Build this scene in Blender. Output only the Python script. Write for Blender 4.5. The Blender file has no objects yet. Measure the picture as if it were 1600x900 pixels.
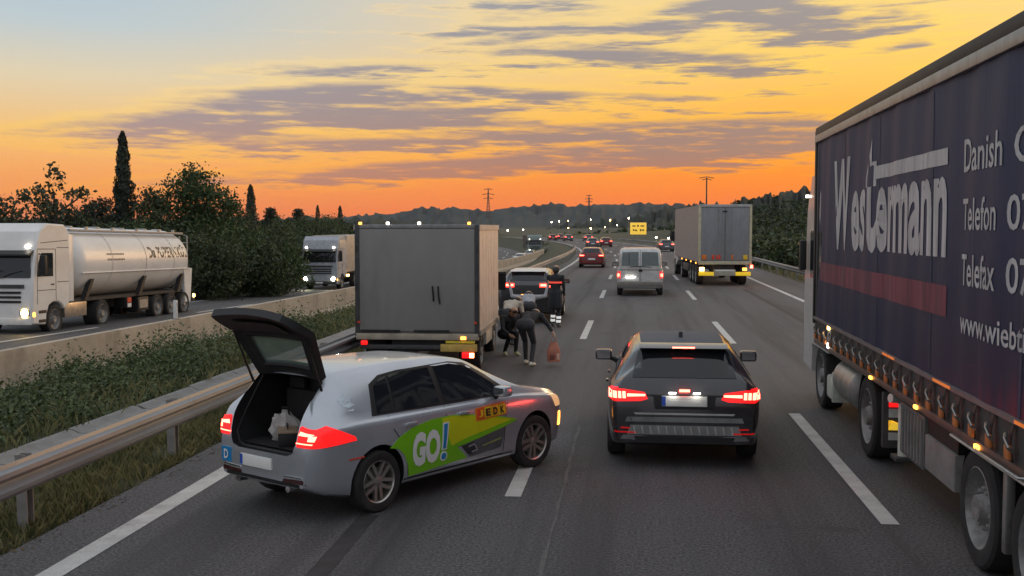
import bpy, bmesh, math, random
import numpy as np
from mathutils import Vector, Matrix
from mathutils.bvhtree import BVHTree
R = math.radians
random.seed(7); rng = np.random.default_rng(7)
sc = bpy.context.scene
COL = sc.collection
# ------------------------------------------------------------------ camera
cam = bpy.data.cameras.new("camera"); cam.sensor_width = 36; cam.lens = 36*1680/1600
cam.clip_start = .1; cam.clip_end = 9000
co = bpy.data.objects.new("camera", cam); COL.objects.link(co)
co.location = (0, 0, 2.8); co.rotation_euler = (R(90-3.2), 0, R(6.385)); sc.camera = co
sc.view_settings.view_transform = 'Standard'; sc.view_settings.look = 'None'
sc.view_settings.exposure = 0.2; sc.view_settings.gamma = 1
sc.cycles.max_bounces = 6; sc.cycles.diffuse_bounces = 3; sc.cycles.sample_clamp_indirect = 4
try: sc.cycles.use_denoising = True
except Exception: pass
# ------------------------------------------------------------------ world: dusk sky with clouds
SUN_AZ, SUN_EL = R(34), R(5)          # azimuth measured from +Y towards +X
w = bpy.data.worlds.new("World"); sc.world = w; w.use_nodes = True
nt = w.node_tree; nt.nodes.clear()
def nd(t, **k):
    n = nt.nodes.new(t)
    for a, b in k.items(): setattr(n, a, b)
    return n
def put(sock, v):
    if hasattr(v, 'is_linked') or hasattr(v, 'links'): nt.links.new(v, sock)
    else: sock.default_value = v
def mth(op, a, b=0.0, c=0.0, clamp=False):
    n = nd('ShaderNodeMath', operation=op, use_clamp=clamp)
    put(n.inputs[0], a); put(n.inputs[1], b); put(n.inputs[2], c)
    return n.outputs[0]
def add(a, b): return mth('ADD', a, b)
def mul(a, b): return mth('MULTIPLY', a, b)
def sub(a, b): return mth('SUBTRACT', a, b)
def rampn(f, stops):
    n = nd('ShaderNodeValToRGB'); put(n.inputs[0], f); e = n.color_ramp.elements
    while len(e) < len(stops): e.new(.5)
    for i, (p, c) in enumerate(stops):
        e[i].position = p; e[i].color = (*[lin(x) for x in c], 1)
    return n.outputs[0]
def lin(v):
    v /= 255.0
    return v/12.92 if v <= .04045 else ((v+.055)/1.055)**2.4
def mixc(f, a, b, mode='MIX'):
    n = nd('ShaderNodeMix', data_type='RGBA', blend_type=mode); put(n.inputs[0], f)
    put(n.inputs[6], a); put(n.inputs[7], b); return n.outputs[2]
def smooth(x, a, b):
    n = nd('ShaderNodeMapRange', interpolation_type='SMOOTHSTEP'); put(n.inputs[0], x)
    n.inputs[1].default_value = a; n.inputs[2].default_value = b
    return n.outputs[0]
def comb(x, y, z=0.0):
    n = nd('ShaderNodeCombineXYZ'); put(n.inputs[0], x); put(n.inputs[1], y); put(n.inputs[2], z); return n.outputs[0]
def noise(v, scale, detail=4, rough=.55):
    n = nd('ShaderNodeTexNoise'); put(n.inputs['Vector'], v); n.inputs['Scale'].default_value = scale
    n.inputs['Detail'].default_value = detail; n.inputs['Roughness'].default_value = rough
    return n.outputs[0]
tc = nd('ShaderNodeTexCoord'); sp = nd('ShaderNodeSeparateXYZ'); nt.links.new(tc.outputs['Generated'], sp.inputs[0])
dx, dy, dz = sp.outputs
az = mth('ARCTAN2', dx, dy); el = mth('ARCSINE', mth('MINIMUM', mth('MAXIMUM', dz, -.999), .999))
elc = mth('MAXIMUM', el, 0.0)
ela = mth('DIVIDE', elc, R(36), clamp=True)         # ramp position: 0 at the horizon, 1 at 36 degrees and above
p = lambda d: d/36.0
sun_side = rampn(ela, [(0, (236,100,50)), (p(.8), (255,116,40)), (p(3.0), (255,142,38)), (p(5.4), (255,174,60)), (p(8), (255,200,92)), (p(12), (250,212,138)), (p(20), (222,212,196)), (1, (204,210,218))])
far_side = rampn(ela, [(0, (212,132,102)), (p(.8), (246,138,78)), (p(3.0), (248,170,98)), (p(5.0), (242,194,126)), (p(7.5), (224,208,176)), (p(10), (190,202,206)), (p(14), (166,192,212)), (1, (200,210,220))])
back = rampn(ela, [(0, (150,146,156)), (p(4), (172,164,170)), (p(12), (188,194,204)), (1, (200,208,218))])
ca = mth('COSINE', sub(az, SUN_AZ))
base = mixc(smooth(ca, .46, .98), far_side, sun_side)
base = mixc(smooth(ca, .45, -.5), base, back)
# clouds: streaks with ragged edges, at their own azimuth and elevation on the sky
nv = comb(mul(az, 4.5), mul(el, 30.0), 0.0)
nA = noise(nv, 1.4, 5, .6); nB = noise(comb(mul(az, 4.2), add(mul(el, 46.0), 9.3), 3.0), 2.2, 6, .62)
nC = noise(comb(mul(az, 9.0), add(mul(el, 80.0), 4.0), 7.0), 2.0, 4, .6)
aw = add(az, mul(sub(nA, .5), .16)); ew = add(el, add(mul(sub(nB, .5), .022), mul(sub(nC, .5), .010)))
tot = None
for cx, cy, hw, hh, tilt, s in [(850,258,500,15,.055,1.9), (1120,225,240,9,.05,1.0), (985,98,200,18,-.04,1.35), (765,153,150,15,-.02,1.3), (1225,48,140,30,0,1.3), (1150,14,150,16,.08,1.0),
        (640,190,190,19,-.02,1.25), (380,180,200,26,.07,1.05), (220,215,220,17,.04,.95), (1060,205,300,17,.03,1.1), (540,115,170,13,.02,.85), (480,148,150,12,.05,.9),
        (830,25,110,34,.1,.75), (1000,160,150,10,.0,.8), (1380,92,90,10,.08,.7), (620,228,330,11,.02,1.0), (940,60,190,14,.06,.8)]:
    a0 = math.atan((cx-988)/1680); e0 = math.atan((356-cy)/1680)
    da = sub(aw, a0); de = sub(sub(ew, e0), mul(da, tilt))
    q = add(mth('POWER', mth('ABSOLUTE', mul(da, 1680/hw)), 2.0), mth('POWER', mth('ABSOLUTE', mul(de, 1680/hh)), 2.0))
    g = mul(mth('EXPONENT', mul(q, -1.0)), s)
    tot = g if tot is None else add(tot, g)
wisp = mul(smooth(nB, .50, .74), mul(smooth(el, .02, .07), sub(1.0, mul(smooth(el, .16, .30), .6))))
leftgap = smooth(add(az, mul(el, -.9)), -.62, -.30)
high = mul(smooth(nA, .45, .68), mul(smooth(el, .2, .4), .6))      # the same broken cloud goes on overhead
dt = smooth(add(mul(nC, .55), mul(nB, .45)), .32, .64)
dens = add(add(mul(mth('MINIMUM', tot, 1.15), add(.30, mul(dt, .80))), mul(mul(wisp, leftgap), .75)), high)
cm = smooth(dens, .22, .88)
lit = mul(smooth(dens, .06, .30), sub(1.0, cm))
ccol = mixc(smooth(ca, .4, .95), rampn(ela, [(0, (170,128,120)), (p(3), (188,140,124)), (p(6), (158,146,154)), (p(12), (158,164,178)), (1, (150,158,170))]),
            rampn(ela, [(0, (206,112,70)), (p(2.4), (178,116,92)), (p(4), (148,122,118)), (p(8), (138,130,136)), (p(12), (146,144,150)), (1, (150,154,162))]))
skyc = mixc(mul(lit, .55), base, (1.0, .66, .30, 1), 'SOFT_LIGHT')
skyc = mixc(mul(cm, .92), skyc, ccol)
nis = nd('ShaderNodeTexSky', sky_type='NISHITA'); nis.sun_disc = False; nis.sun_elevation = SUN_EL; nis.sun_rotation = SUN_AZ
nis.air_density = 1.2; nis.dust_density = 2.0
b1 = nd('ShaderNodeBackground'); nt.links.new(skyc, b1.inputs[0]); b1.inputs[1].default_value = 0.88
b2 = nd('ShaderNodeBackground'); nt.links.new(nis.outputs[0], b2.inputs[0]); b2.inputs[1].default_value = 0.006
ad = nd('ShaderNodeAddShader'); nt.links.new(b1.outputs[0], ad.inputs[0]); nt.links.new(b2.outputs[0], ad.inputs[1])
wo = nd('ShaderNodeOutputWorld'); nt.links.new(ad.outputs[0], wo.inputs[0])
w.cycles.sampling_method = "MANUAL"; w.cycles.sample_map_resolution = 256
sc.cycles.use_adaptive_sampling = True; sc.cycles.adaptive_threshold = .02
# the sun has just gone behind the cloud: a weak, wide, warm glow from the front right
sl = bpy.data.lights.new("sun", 'SUN'); sl.energy = 0.5; sl.angle = R(24); sl.color = (1, .62, .34)
so = bpy.data.objects.new("sun", sl); COL.objects.link(so)
sd = Vector((math.sin(SUN_AZ)*math.cos(SUN_EL*2), math.cos(SUN_AZ)*math.cos(SUN_EL*2), math.sin(SUN_EL*2)))
so.rotation_euler = sd.to_track_quat('Z', 'Y').to_euler()

# ------------------------------------------------------------------ materials
MATS = {}
def mat(name, col, rough=.5, metal=0., var=.18, scale=6., bump=0., coat=0., emis=None, es=0., fine=0., alpha=None, spec=.5, stretch=(1,1,1), dirt=None, trans=0.):
    """col in linear base colour; var = large scale brightness variation; dirt=(colour, amount) grime with noise"""
    if name in MATS: return MATS[name]
    global nt
    m = bpy.data.materials.new(name); m.use_nodes = True; keep = nt; nt = m.node_tree; nt.nodes.clear()
    out = nd('ShaderNodeOutputMaterial'); b = nd('ShaderNodeBsdfPrincipled'); nt.links.new(b.outputs[0], out.inputs[0])
    t = nd('ShaderNodeTexCoord'); mp = nd('ShaderNodeMapping'); mp.inputs['Scale'].default_value = stretch
    nt.links.new(t.outputs['Object'], mp.inputs[0]); v = mp.outputs[0]
    n = noise(v, scale, 5, .6)
    c = mixc(smooth(n, .25, .75), (*[x*(1-var) for x in col], 1), (*[min(1, x*(1+var)) for x in col], 1))
    if fine:
        n2 = noise(v, scale*25, 3, .7)
        c = mixc(mul(smooth(n2, .35, .7), fine), c, (*[x*.35 for x in col], 1))
    if dirt:
        n3 = noise(v, scale*.6, 7, .7)
        c = mixc(mul(smooth(n3, .45, .75), dirt[1]), c, (*dirt[0], 1))
    put(b.inputs['Base Color'], c)
    rr = mth('ADD', rough-.08, mul(n, .16), clamp=True); put(b.inputs['Roughness'], rr)
    b.inputs['Metallic'].default_value = metal; b.inputs['Specular IOR Level'].default_value = spec
    if coat: b.inputs['Coat Weight'].default_value = coat; b.inputs['Coat Roughness'].default_value = .06
    if emis: b.inputs['Emission Color'].default_value = (*emis, 1); b.inputs['Emission Strength'].default_value = es
    if trans: b.inputs['Transmission Weight'].default_value = trans
    if bump:
        bn = nd('ShaderNodeBump'); bn.inputs['Strength'].default_value = bump; bn.inputs['Distance'].default_value = .02
        nt.links.new(noise(v, scale*12, 4, .7), bn.inputs['Height']); nt.links.new(bn.outputs[0], b.inputs['Normal'])
    if alpha is not None: b.inputs['Alpha'].default_value = alpha
    nt = keep; MATS[name] = m; return m
def leafmat(name, a, b_, trans=.25):
    if name in MATS: return MATS[name]
    global nt
    m = bpy.data.materials.new(name); m.use_nodes = True; keep = nt; nt = m.node_tree; nt.nodes.clear()
    out = nd('ShaderNodeOutputMaterial'); b = nd('ShaderNodeBsdfPrincipled')
    g = nd('ShaderNodeNewGeometry'); t = nd('ShaderNodeTexCoord')
    f = add(mul(g.outputs['Random Per Island'], .6), mul(noise(t.outputs['Object'], .9, 3), .5))
    c = mixc(smooth(f, .2, .85), (*a, 1), (*b_, 1)); put(b.inputs['Base Color'], c); b.inputs['Roughness'].default_value = .6
    tr = nd('ShaderNodeBsdfTranslucent'); put(tr.inputs[0], c); mx = nd('ShaderNodeMixShader'); mx.inputs[0].default_value = trans
    nt.links.new(b.outputs[0], mx.inputs[1]); nt.links.new(tr.outputs[0], mx.inputs[2]); nt.links.new(mx.outputs[0], out.inputs[0])
    nt = keep; MATS[name] = m; return m
def emat(name, col, s, base=(.1,.02,.02)):
    return mat(name, base, .25, var=.05, emis=col, es=s)
BLACK = mat('black_trim', (.012,.012,.013), .55)
RUBBER = mat('rubber', (.022,.021,.021), .85, var=.3, scale=9, dirt=((.07,.06,.055), .5))
GLASS = mat('tinted_glass', (.012,.014,.017), .06, var=.05, spec=.6)
ALLOY = mat('alloy', (.55,.52,.48), .32, .85, dirt=((.12,.10,.09), .5))
STEELW = mat('steel_wheel', (.30,.29,.28), .55, .4, dirt=((.07,.06,.05), .8))
CHROME = mat('chrome', (.6,.6,.6), .15, 1.)
UNDER = mat('chassis_dark', (.03,.03,.032), .7, dirt=((.09,.075,.06), .6))
PLATE = mat('plate_white', (.85,.85,.80), .4, var=.04)
EUBLUE = mat('plate_blue', (.03,.10,.5), .4)
TAIL = emat('tail_lens', (1,.012,.012), 1.0, (.45,.008,.01))
TAILB = emat('tail_bright', (1,.065,.04), 17, (.5,.02,.02))
TAILD = mat('tail_dark_lens', (.30,.008,.01), .12, var=.1, emis=(1,.01,.01), es=.25)
AMBER = emat('amber_lamp', (1,.36,.05), 5, (.5,.15,.02))
AMBERW = emat('amber_lamp_bright', (1,.55,.15), 14, (.5,.2,.05))
HEAD = emat('head_lamp', (1,.97,.66), 130, (.8,.8,.7))
HEADW = emat('head_lamp_warm', (1,.66,.18), 60, (.8,.7,.5))
PLAMP = emat('plate_lamp', (1,.95,.85), 14, (.8,.8,.7))
SMALLW = emat('marker_white', (1,.9,.75), 9, (.8,.8,.7))
WHITEP = mat('white_paint', (.72,.71,.69), .38, var=.06, coat=.3, dirt=((.30,.26,.22), .35))
ROADW = mat('road_paint', (.62,.61,.58), .7, var=.12, scale=3, fine=.35, dirt=((.16,.155,.15), .55))

# ------------------------------------------------------------------ mesh helpers
class B:
    def __init__(s): s.v = []; s.f = []; s.m = []
    def add(s, vs, fs, mi=0):
        o = len(s.v); s.v += [tuple(v) for v in vs]; s.f += [tuple(i+o for i in f) for f in fs]; s.m += [mi]*len(fs); return s
    def box(s, x0, x1, y0, y1, z0, z1, mi=0, bev=0.):
        if bev:
            b = bmesh.new(); bmesh.ops.create_cube(b, size=1)
            for v in b.verts: v.co = ((x0+x1)/2+v.co.x*(x1-x0), (y0+y1)/2+v.co.y*(y1-y0), (z0+z1)/2+v.co.z*(z1-z0))
            bmesh.ops.bevel(b, geom=b.edges[:], offset=bev, segments=2, affect='EDGES', profile=.6)
            b.verts.index_update(); s.add([v.co for v in b.verts], [[v.index for v in f.verts] for f in b.faces], mi); b.free(); return s
        vs = [(x, y, z) for x in (x0, x1) for y in (y0, y1) for z in (z0, z1)]
        return s.add(vs, [(0,1,3,2), (4,6,7,5), (0,4,5,1), (2,3,7,6), (0,2,6,4), (1,5,7,3)], mi)
    def tube(s, pts, rad, n=8, mi=0, cap=True):
        pts = [Vector(p_) for p_ in pts]; rs = rad if hasattr(rad, '__len__') else [rad]*len(pts)
        vs = []; fs = []
        for i, p_ in enumerate(pts):
            d = (pts[min(i+1, len(pts)-1)]-pts[max(i-1, 0)]).normalized()
            a = d.cross(Vector((0,0,1)) if abs(d.z) < .9 else Vector((1,0,0))).normalized(); c = d.cross(a)
            for k in range(n):
                t = 2*math.pi*k/n; vs.append(p_+a*(rs[i]*math.cos(t))+c*(rs[i]*math.sin(t)))
        for i in range(len(pts)-1):
            for k in range(n): fs.append((i*n+k, i*n+(k+1) % n, (i+1)*n+(k+1) % n, (i+1)*n+k))
        if cap: fs += [tuple(range(n))[::-1], tuple(range((len(pts)-1)*n, len(pts)*n))]
        return s.add(vs, fs, mi)
    def lathe(s, prof, n=24, c=(0,0,0), axis='y', mi=0, closed=False):
        vs = []; fs = []; m = len(prof)
        for k in range(n):
            t = 2*math.pi*k/n; ct, st = math.cos(t), math.sin(t)
            for h, r in prof:
                q = (r*ct, h, r*st) if axis == 'y' else ((h, r*ct, r*st) if axis == 'x' else (r*ct, r*st, h))
                vs.append((c[0]+q[0], c[1]+q[1], c[2]+q[2]))
        for k in range(n):
            for i in range(m if closed else m-1):
                j = (i+1) % m; fs.append((k*m+i, k*m+j, ((k+1) % n)*m+j, ((k+1) % n)*m+i))
        return s.add(vs, fs, mi)
    def prism(s, poly, axis, a, b, mi=0):
        """poly 2D extruded: axis 'y' -> poly is (x,z); 'x' -> (y,z); 'z' -> (x,y)"""
        f = {'y': lambda u, v, h: (u, h, v), 'x': lambda u, v, h: (h, u, v), 'z': lambda u, v, h: (u, v, h)}[axis]
        n = len(poly); vs = [f(u, v, a) for u, v in poly]+[f(u, v, b) for u, v in poly]
        fs = [tuple(range(n)), tuple(range(n, 2*n))[::-1]]+[(i, i+n, (i+1) % n+n, (i+1) % n) for i in range(n)]
        return s.add(vs, fs, mi)
    def grid(s, fn, nu, nv, mi=0):
        vs = [fn(i/nu, j/nv) for i in range(nu+1) for j in range(nv+1)]
        fs = [(i*(nv+1)+j, (i+1)*(nv+1)+j, (i+1)*(nv+1)+j+1, i*(nv+1)+j+1) for i in range(nu) for j in range(nv)]
        return s.add(vs, fs, mi)
    def obj(s, name, mats, parent=None, smooth=35, fix=True, loc=None):
        me = bpy.data.meshes.new(name); me.from_pydata(s.v, [], s.f)
        for m in (mats if isinstance(mats, (list, tuple)) else [mats]): me.materials.append(m)
        if max(s.m, default=0): me.polygons.foreach_set('material_index', s.m)
        if fix:
            b = bmesh.new(); b.from_mesh(me); (bmesh.ops.remove_doubles(b, verts=b.verts[:], dist=1e-5) if len(b.verts) < 9000 else None); bmesh.ops.recalc_face_normals(b, faces=b.faces); b.to_mesh(me); b.free()
        if smooth: shade(me, smooth)
        o = bpy.data.objects.new(name, me); COL.objects.link(o); o.parent = parent
        if loc: o.location = loc
        return o
def shade(me, ang=35):
    me.polygons.foreach_set('use_smooth', [True]*len(me.polygons)); me.set_sharp_from_angle(angle=R(ang))
def tag(o, label, cat, group=None):
    o['label'] = label; o['category'] = cat
    if group: o['group'] = group
    return o
def thing(name, label, cat, loc=(0,0,0), rz=0, group=None):
    o = bpy.data.objects.new(name, None); COL.objects.link(o); o.location = loc; o.rotation_euler = (0, 0, rz)
    o.empty_display_size = .2
    return tag(o, label, cat, group)
def struct(o): o['kind'] = 'structure'; return o
def stuff(o): o['kind'] = 'stuff'; return o
def copy_tree(o, parent=None, keep=lambda c: True):
    c = o.copy(); COL.objects.link(c); c.parent = parent
    for ch in list(o.children):
        if keep(ch): copy_tree(ch, c)
    return c
def dup(o, loc, rz, label, group=None, cat=None):
    c = copy_tree(o); c.location = loc; c.rotation_euler = (0, 0, rz); c['label'] = label
    if cat: c['category'] = cat
    if group: c['group'] = group
    elif 'group' in c: del c['group']
    return c
def text_mesh(s, bold=.0, extr=0.):
    cu = bpy.data.curves.new('t', 'FONT'); cu.body = s; cu.offset = bold; cu.resolution_u = 3
    o = bpy.data.objects.new('t', cu); COL.objects.link(o); dg = bpy.context.evaluated_depsgraph_get()
    me = bpy.data.meshes.new_from_object(o.evaluated_get(dg)); bpy.data.objects.remove(o); bpy.data.curves.remove(cu)
    vs = np.array([v.co[:] for v in me.vertices]); fs = [tuple(p_.vertices) for p_ in me.polygons]; bpy.data.meshes.remove(me)
    return vs, fs
def text_fit(s, x0, x1, z0, z1, bold=.0):
    vs, fs = text_mesh(s, bold); a = vs.min(0); b = vs.max(0)
    u = x0+(vs[:, 0]-a[0])/(b[0]-a[0])*(x1-x0); v = z0+(vs[:, 1]-a[1])/(b[1]-a[1])*(z1-z0)
    return list(zip(u, v)), fs
AX = {'y-': (Vector((0,1,0)), lambda u, v: (u, -4, v)), 'y+': (Vector((0,-1,0)), lambda u, v: (u, 4, v)),
      'x-': (Vector((1,0,0)), lambda u, v: (-4, u, v)), 'x+': (Vector((-1,0,0)), lambda u, v: (20, u, v)), 'z': (Vector((0,0,-1)), lambda u, v: (u, v, 8))}
def proj(bvh, axis, u, v, eps, strict=False):
    d, f = AX[axis]; o = Vector(f(u, v)); h, n, i, t = bvh.ray_cast(o, d)
    if h is None:
        if strict: return None, None
        h, n, i, t = bvh.find_nearest(o+d*(3.2 if axis[0] != 'z' else 6.8))
    if n.dot(d) > 0: n = -n
    return h+n*eps, n
def panel(b, bvh, axis, poly, eps=.004, cut=.07, mi=0, depth=.012):
    """a curved plate following the body under the 2D outline, with edges"""
    bm = bmesh.new(); bm.faces.new([bm.verts.new((u, v, 0)) for u, v in poly])
    us = [q[0] for q in poly]; vs = [q[1] for q in poly]
    for lo, hi, nrm in ((min(us), max(us), (1,0,0)), (min(vs), max(vs), (0,1,0))):
        k = max(1, int((hi-lo)/cut))
        for i in range(1, k):
            t = lo+(hi-lo)*i/k
            bmesh.ops.bisect_plane(bm, geom=bm.verts[:]+bm.edges[:]+bm.faces[:], plane_co=[t*x for x in nrm], plane_no=nrm)
    bmesh.ops.triangulate(bm, faces=[f for f in bm.faces if len(f.verts) > 4]); bm.verts.index_update()
    top = []; low = []; miss = set()
    for q in bm.verts:
        h, n = proj(bvh, axis, q.co.x, q.co.y, eps, True); bad = h is None
        if bad: miss.add(q.index); h = Vector((0,0,0)); n = Vector((0,0,0))
        top.append(h); low.append(h-n*(eps+depth))
    fs = [[q.index for q in f.verts] for f in bm.faces if not any(q.index in miss for q in f.verts)]
    b.add(top, fs, mi)
    be = [(e.verts[0].index, e.verts[1].index) for e in bm.edges if e.is_boundary and not (e.verts[0].index in miss or e.verts[1].index in miss)]
    vs2 = []; f2 = []
    for i, j in be:
        k = len(vs2); vs2 += [top[i], top[j], low[j], low[i]]; f2.append((k, k+1, k+2, k+3))
    b.add(vs2, f2, mi); bm.free(); return b
def strip(b, bvh, axis, pts, wd=.012, eps=.002, mi=0):
    """thin seam along a polyline"""
    for (u0, v0), (u1, v1) in zip(pts[:-1], pts[1:]):
        l = math.hypot(u1-u0, v1-v0); n = max(1, int(l/.08)); px, py = -(v1-v0)/l*wd/2, (u1-u0)/l*wd/2
        vs = []
        for i in range(n+1):
            t = i/n; u = u0+(u1-u0)*t; v = v0+(v1-v0)*t
            vs += [proj(bvh, axis, u+px, v+py, eps)[0], proj(bvh, axis, u-px, v-py, eps)[0]]
        b.add(vs, [(2*i, 2*i+1, 2*i+3, 2*i+2) for i in range(n)], mi)
    return b
def decal_text(b, bvh, axis, s, x0, x1, z0, z1, eps=.008, mi=0, bold=.02, flip=False):
    uv, fs = text_fit(s, x0, x1, z0, z1, bold)
    if flip: uv = [(x0+x1-u, v) for u, v in uv]
    return b.add([proj(bvh, axis, u, v, eps)[0] for u, v in uv], fs, mi)
def boolean(o, cutters):
    for c in cutters:
        m = o.modifiers.new('b', 'BOOLEAN'); m.operation = 'DIFFERENCE'; m.solver = 'EXACT'; m.object = c
        try: m.material_mode = 'TRANSFER'
        except Exception: pass
    bpy.context.view_layer.update(); dg = bpy.context.evaluated_depsgraph_get()
    me = bpy.data.meshes.new_from_object(o.evaluated_get(dg)); o.modifiers.clear(); old = o.data; o.data = me; bpy.data.meshes.remove(old)
    for c in cutters: bpy.data.objects.remove(c)
    shade(me, 32)
# ------------------------------------------------------------------ road geometry
def off(Y): return -(max(0, min(Y, 330)-80)**2)/1700-(max(0, Y-330)*.294)
def offo(Y): return off(Y)+5.0*min(1, max(0, (Y-90)/120))
def zo(Y): return -.15-.018*max(-20, min(Y, 110))
def ground(px, py, z=0.):
    zc = 1680*(2.8-z)/(py-356); xc = (px-800)/1680*zc; c, s = math.cos(R(6.385)), math.sin(R(6.385))
    return xc*c-zc*s, xc*s+zc*c
# ------------------------------------------------------------------ ground, roads, markings
def asphalt(name, col, tracks):
    global nt
    m = bpy.data.materials.new(name); m.use_nodes = True; keep = nt; nt = m.node_tree; nt.nodes.clear()
    out = nd('ShaderNodeOutputMaterial'); b = nd('ShaderNodeBsdfPrincipled'); nt.links.new(b.outputs[0], out.inputs[0])
    t = nd('ShaderNodeTexCoord'); s = nd('ShaderNodeSeparateXYZ'); nt.links.new(t.outputs['Object'], s.inputs[0]); v = t.outputs['Object']
    fine = noise(v, 34, 4, .85); mid = noise(v, 1.3, 5, .65); lng = noise(comb(mul(s.outputs[0], 2.2), mul(s.outputs[1], .05)), 1., 4, .6)
    c = mixc(smooth(fine, .36, .66), (*[x*.22 for x in col], 1), (*[x*1.9 for x in col], 1))
    c = mixc(mul(smooth(mid, .35, .75), .35), c, (*[x*1.5 for x in col], 1))
    c = mixc(mul(smooth(lng, .45, .7), .55), c, (*[x*.55 for x in col], 1))
    if tracks:                       # dark rubbered wheel tracks in each lane, and an older paving strip
        tr = None
        for xc_ in tracks:
            g_ = mth('EXPONENT', mul(mth('POWER', mth('ABSOLUTE', mul(sub(s.outputs[0], xc_), 3.2)), 2.0), -1.0)); tr = g_ if tr is None else add(tr, g_)
        c = mixc(mul(mul(tr, smooth(noise(comb(mul(s.outputs[0], 3.), mul(s.outputs[1], .12)), 1., 4),   .25, .7)), .8), c, (*[x*.42 for x in col], 1))
        st_ = noise(v, .55, 6, .7); c = mixc(mul(smooth(st_, .58, .68), .6), c, (*[x*.5 for x in col], 1))
    vo = nd('ShaderNodeTexVoronoi'); nt.links.new(v, vo.inputs['Vector']); vo.inputs['Scale'].default_value = 42
    c = mixc(mul(smooth(vo.outputs['Distance'], .22, .05), .35), c, (.22,.21,.20,1))
    put(b.inputs['Base Color'], c); put(b.inputs['Roughness'], add(.62, mul(mid, .25))); b.inputs['Specular IOR Level'].default_value = .35
    bn = nd('ShaderNodeBump'); bn.inputs['Strength'].default_value = .8; bn.inputs['Distance'].default_value = .015
    nt.links.new(fine, bn.inputs['Height']); nt.links.new(bn.outputs[0], b.inputs['Normal'])
    nt = keep; return m
ASPH = asphalt('asphalt', (.098,.095,.099), (-3.85,-2.1,-.3,1.5,3.5,5.4)); ASPH2 = asphalt('asphalt_pale', (.095,.094,.098), (-14.6,-16.6,-20.4,-22.3))
YS = [-14, -6]+list(np.arange(-2, 40, 2.))+list(np.arange(40, 120, 4.))+list(np.arange(120, 336, 8.))
def ribbon(name, x0, x1, zf, m, o_=off, ys=YS, nx=1):
    b = B(); vs = []
    for Y in ys:
        for i in range(nx+1):
            X = x0+(x1-x0)*i/nx; vs.append((X+o_(Y), Y, zf(Y)))
    k = nx+1
    b.add(vs, [(i*k+j, i*k+j+1, (i+1)*k+j+1, (i+1)*k+j) for i in range(len(ys)-1) for j in range(nx)])
    return struct(b.obj(name, m, smooth=60, fix=False))
ribbon('road', -5.34, 8.6, lambda Y: 0., ASPH, nx=4)
ribbon('road_opposite', -24.2, -12.25, lambda Y: zo(Y), ASPH2, offo, nx=4)
ribbon('edge_line_left', -4.76, -4.54, lambda Y: .005, ROADW)
ribbon('edge_line_right', 6.42, 6.63, lambda Y: .005, ROADW)
ribbon('edge_line_opposite', -23.4, -23.2, lambda Y: zo(Y)+.005, ROADW, offo)
ribbon('edge_line_opposite_median', -13.3, -13.1, lambda Y: zo(Y)+.005, ROADW, offo)
def dashes(name, X, Y0, per, ln, wd, zf, o_):
    k = 0; Y = Y0
    while Y < 300:
        b = B(); b.box(-wd/2, wd/2, 0, ln, 0, .003); ob = b.obj(name, ROADW, smooth=0)
        Ym = Y+ln/2; a = math.atan2(o_(Y+ln)-o_(Y), ln); sl = math.atan2(zf(Y+ln)-zf(Y), ln)
        ob.location = (X+o_(Y), Y, zf(Y)+.004); ob.rotation_euler = (sl, 0, -a); struct(ob); Y += per
dashes('lane_dash', -1.224, 11.0-16, 16, 3.9+1.6, .17, lambda Y: 0, off)
dashes('lane_dash', 2.44, 10.35-16, 16, 6.1, .17, lambda Y: 0, off)
dashes('lane_dash_opposite', -19.3, 30-32, 16, 7, .18, zo, offo)
# tar seam and skid marks (wear on the asphalt)
TAR = mat('tar', (.13,.125,.12), .8, var=.4, scale=4, fine=.6); SKID = mat('skid', (.042,.040,.040), .8, var=.4, scale=6, fine=.5)
def seam(name, pts, wd, m, z=.004):
    b = B(); vs = []
    for i, (x, y) in enumerate(pts):
        a = Vector(pts[min(i+1, len(pts)-1)])-Vector(pts[max(i-1, 0)]); n = Vector((-a.y, a.x)).normalized()*wd*(.35+random.random()*.6 if m is TAR else .9)/2
        vs += [(x+n.x, y+n.y, z), (x-n.x, y-n.y, z)]
    b.add(vs, [(2*i, 2*i+1, 2*i+3, 2*i+2) for i in range(len(pts)-1)])
    return struct(b.obj(name, m, smooth=0, fix=False))
q0, q1 = ground(850, 897), ground(906, 668)
seam('road_seam', [(q0[0]+(q1[0]-q0[0])*t+random.uniform(-.014, .014), -2+t*(q1[1]+2)) for t in np.linspace(0, 1, 60)], .05, TAR)
q0, q1 = ground(505, 890), ground(575, 810)
seam('skid_mark', [(q0[0]+(q1[0]-q0[0])*t+random.uniform(-.006, .006), q0[1]+(q1[1]-q0[1])*t) for t in np.linspace(-.3, 1.0, 14)], .20, SKID)
seam('skid_mark', [(5.1+random.uniform(-.01, .01)*1, y) for y in np.linspace(30, 50, 20)], .22, SKID)
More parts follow.
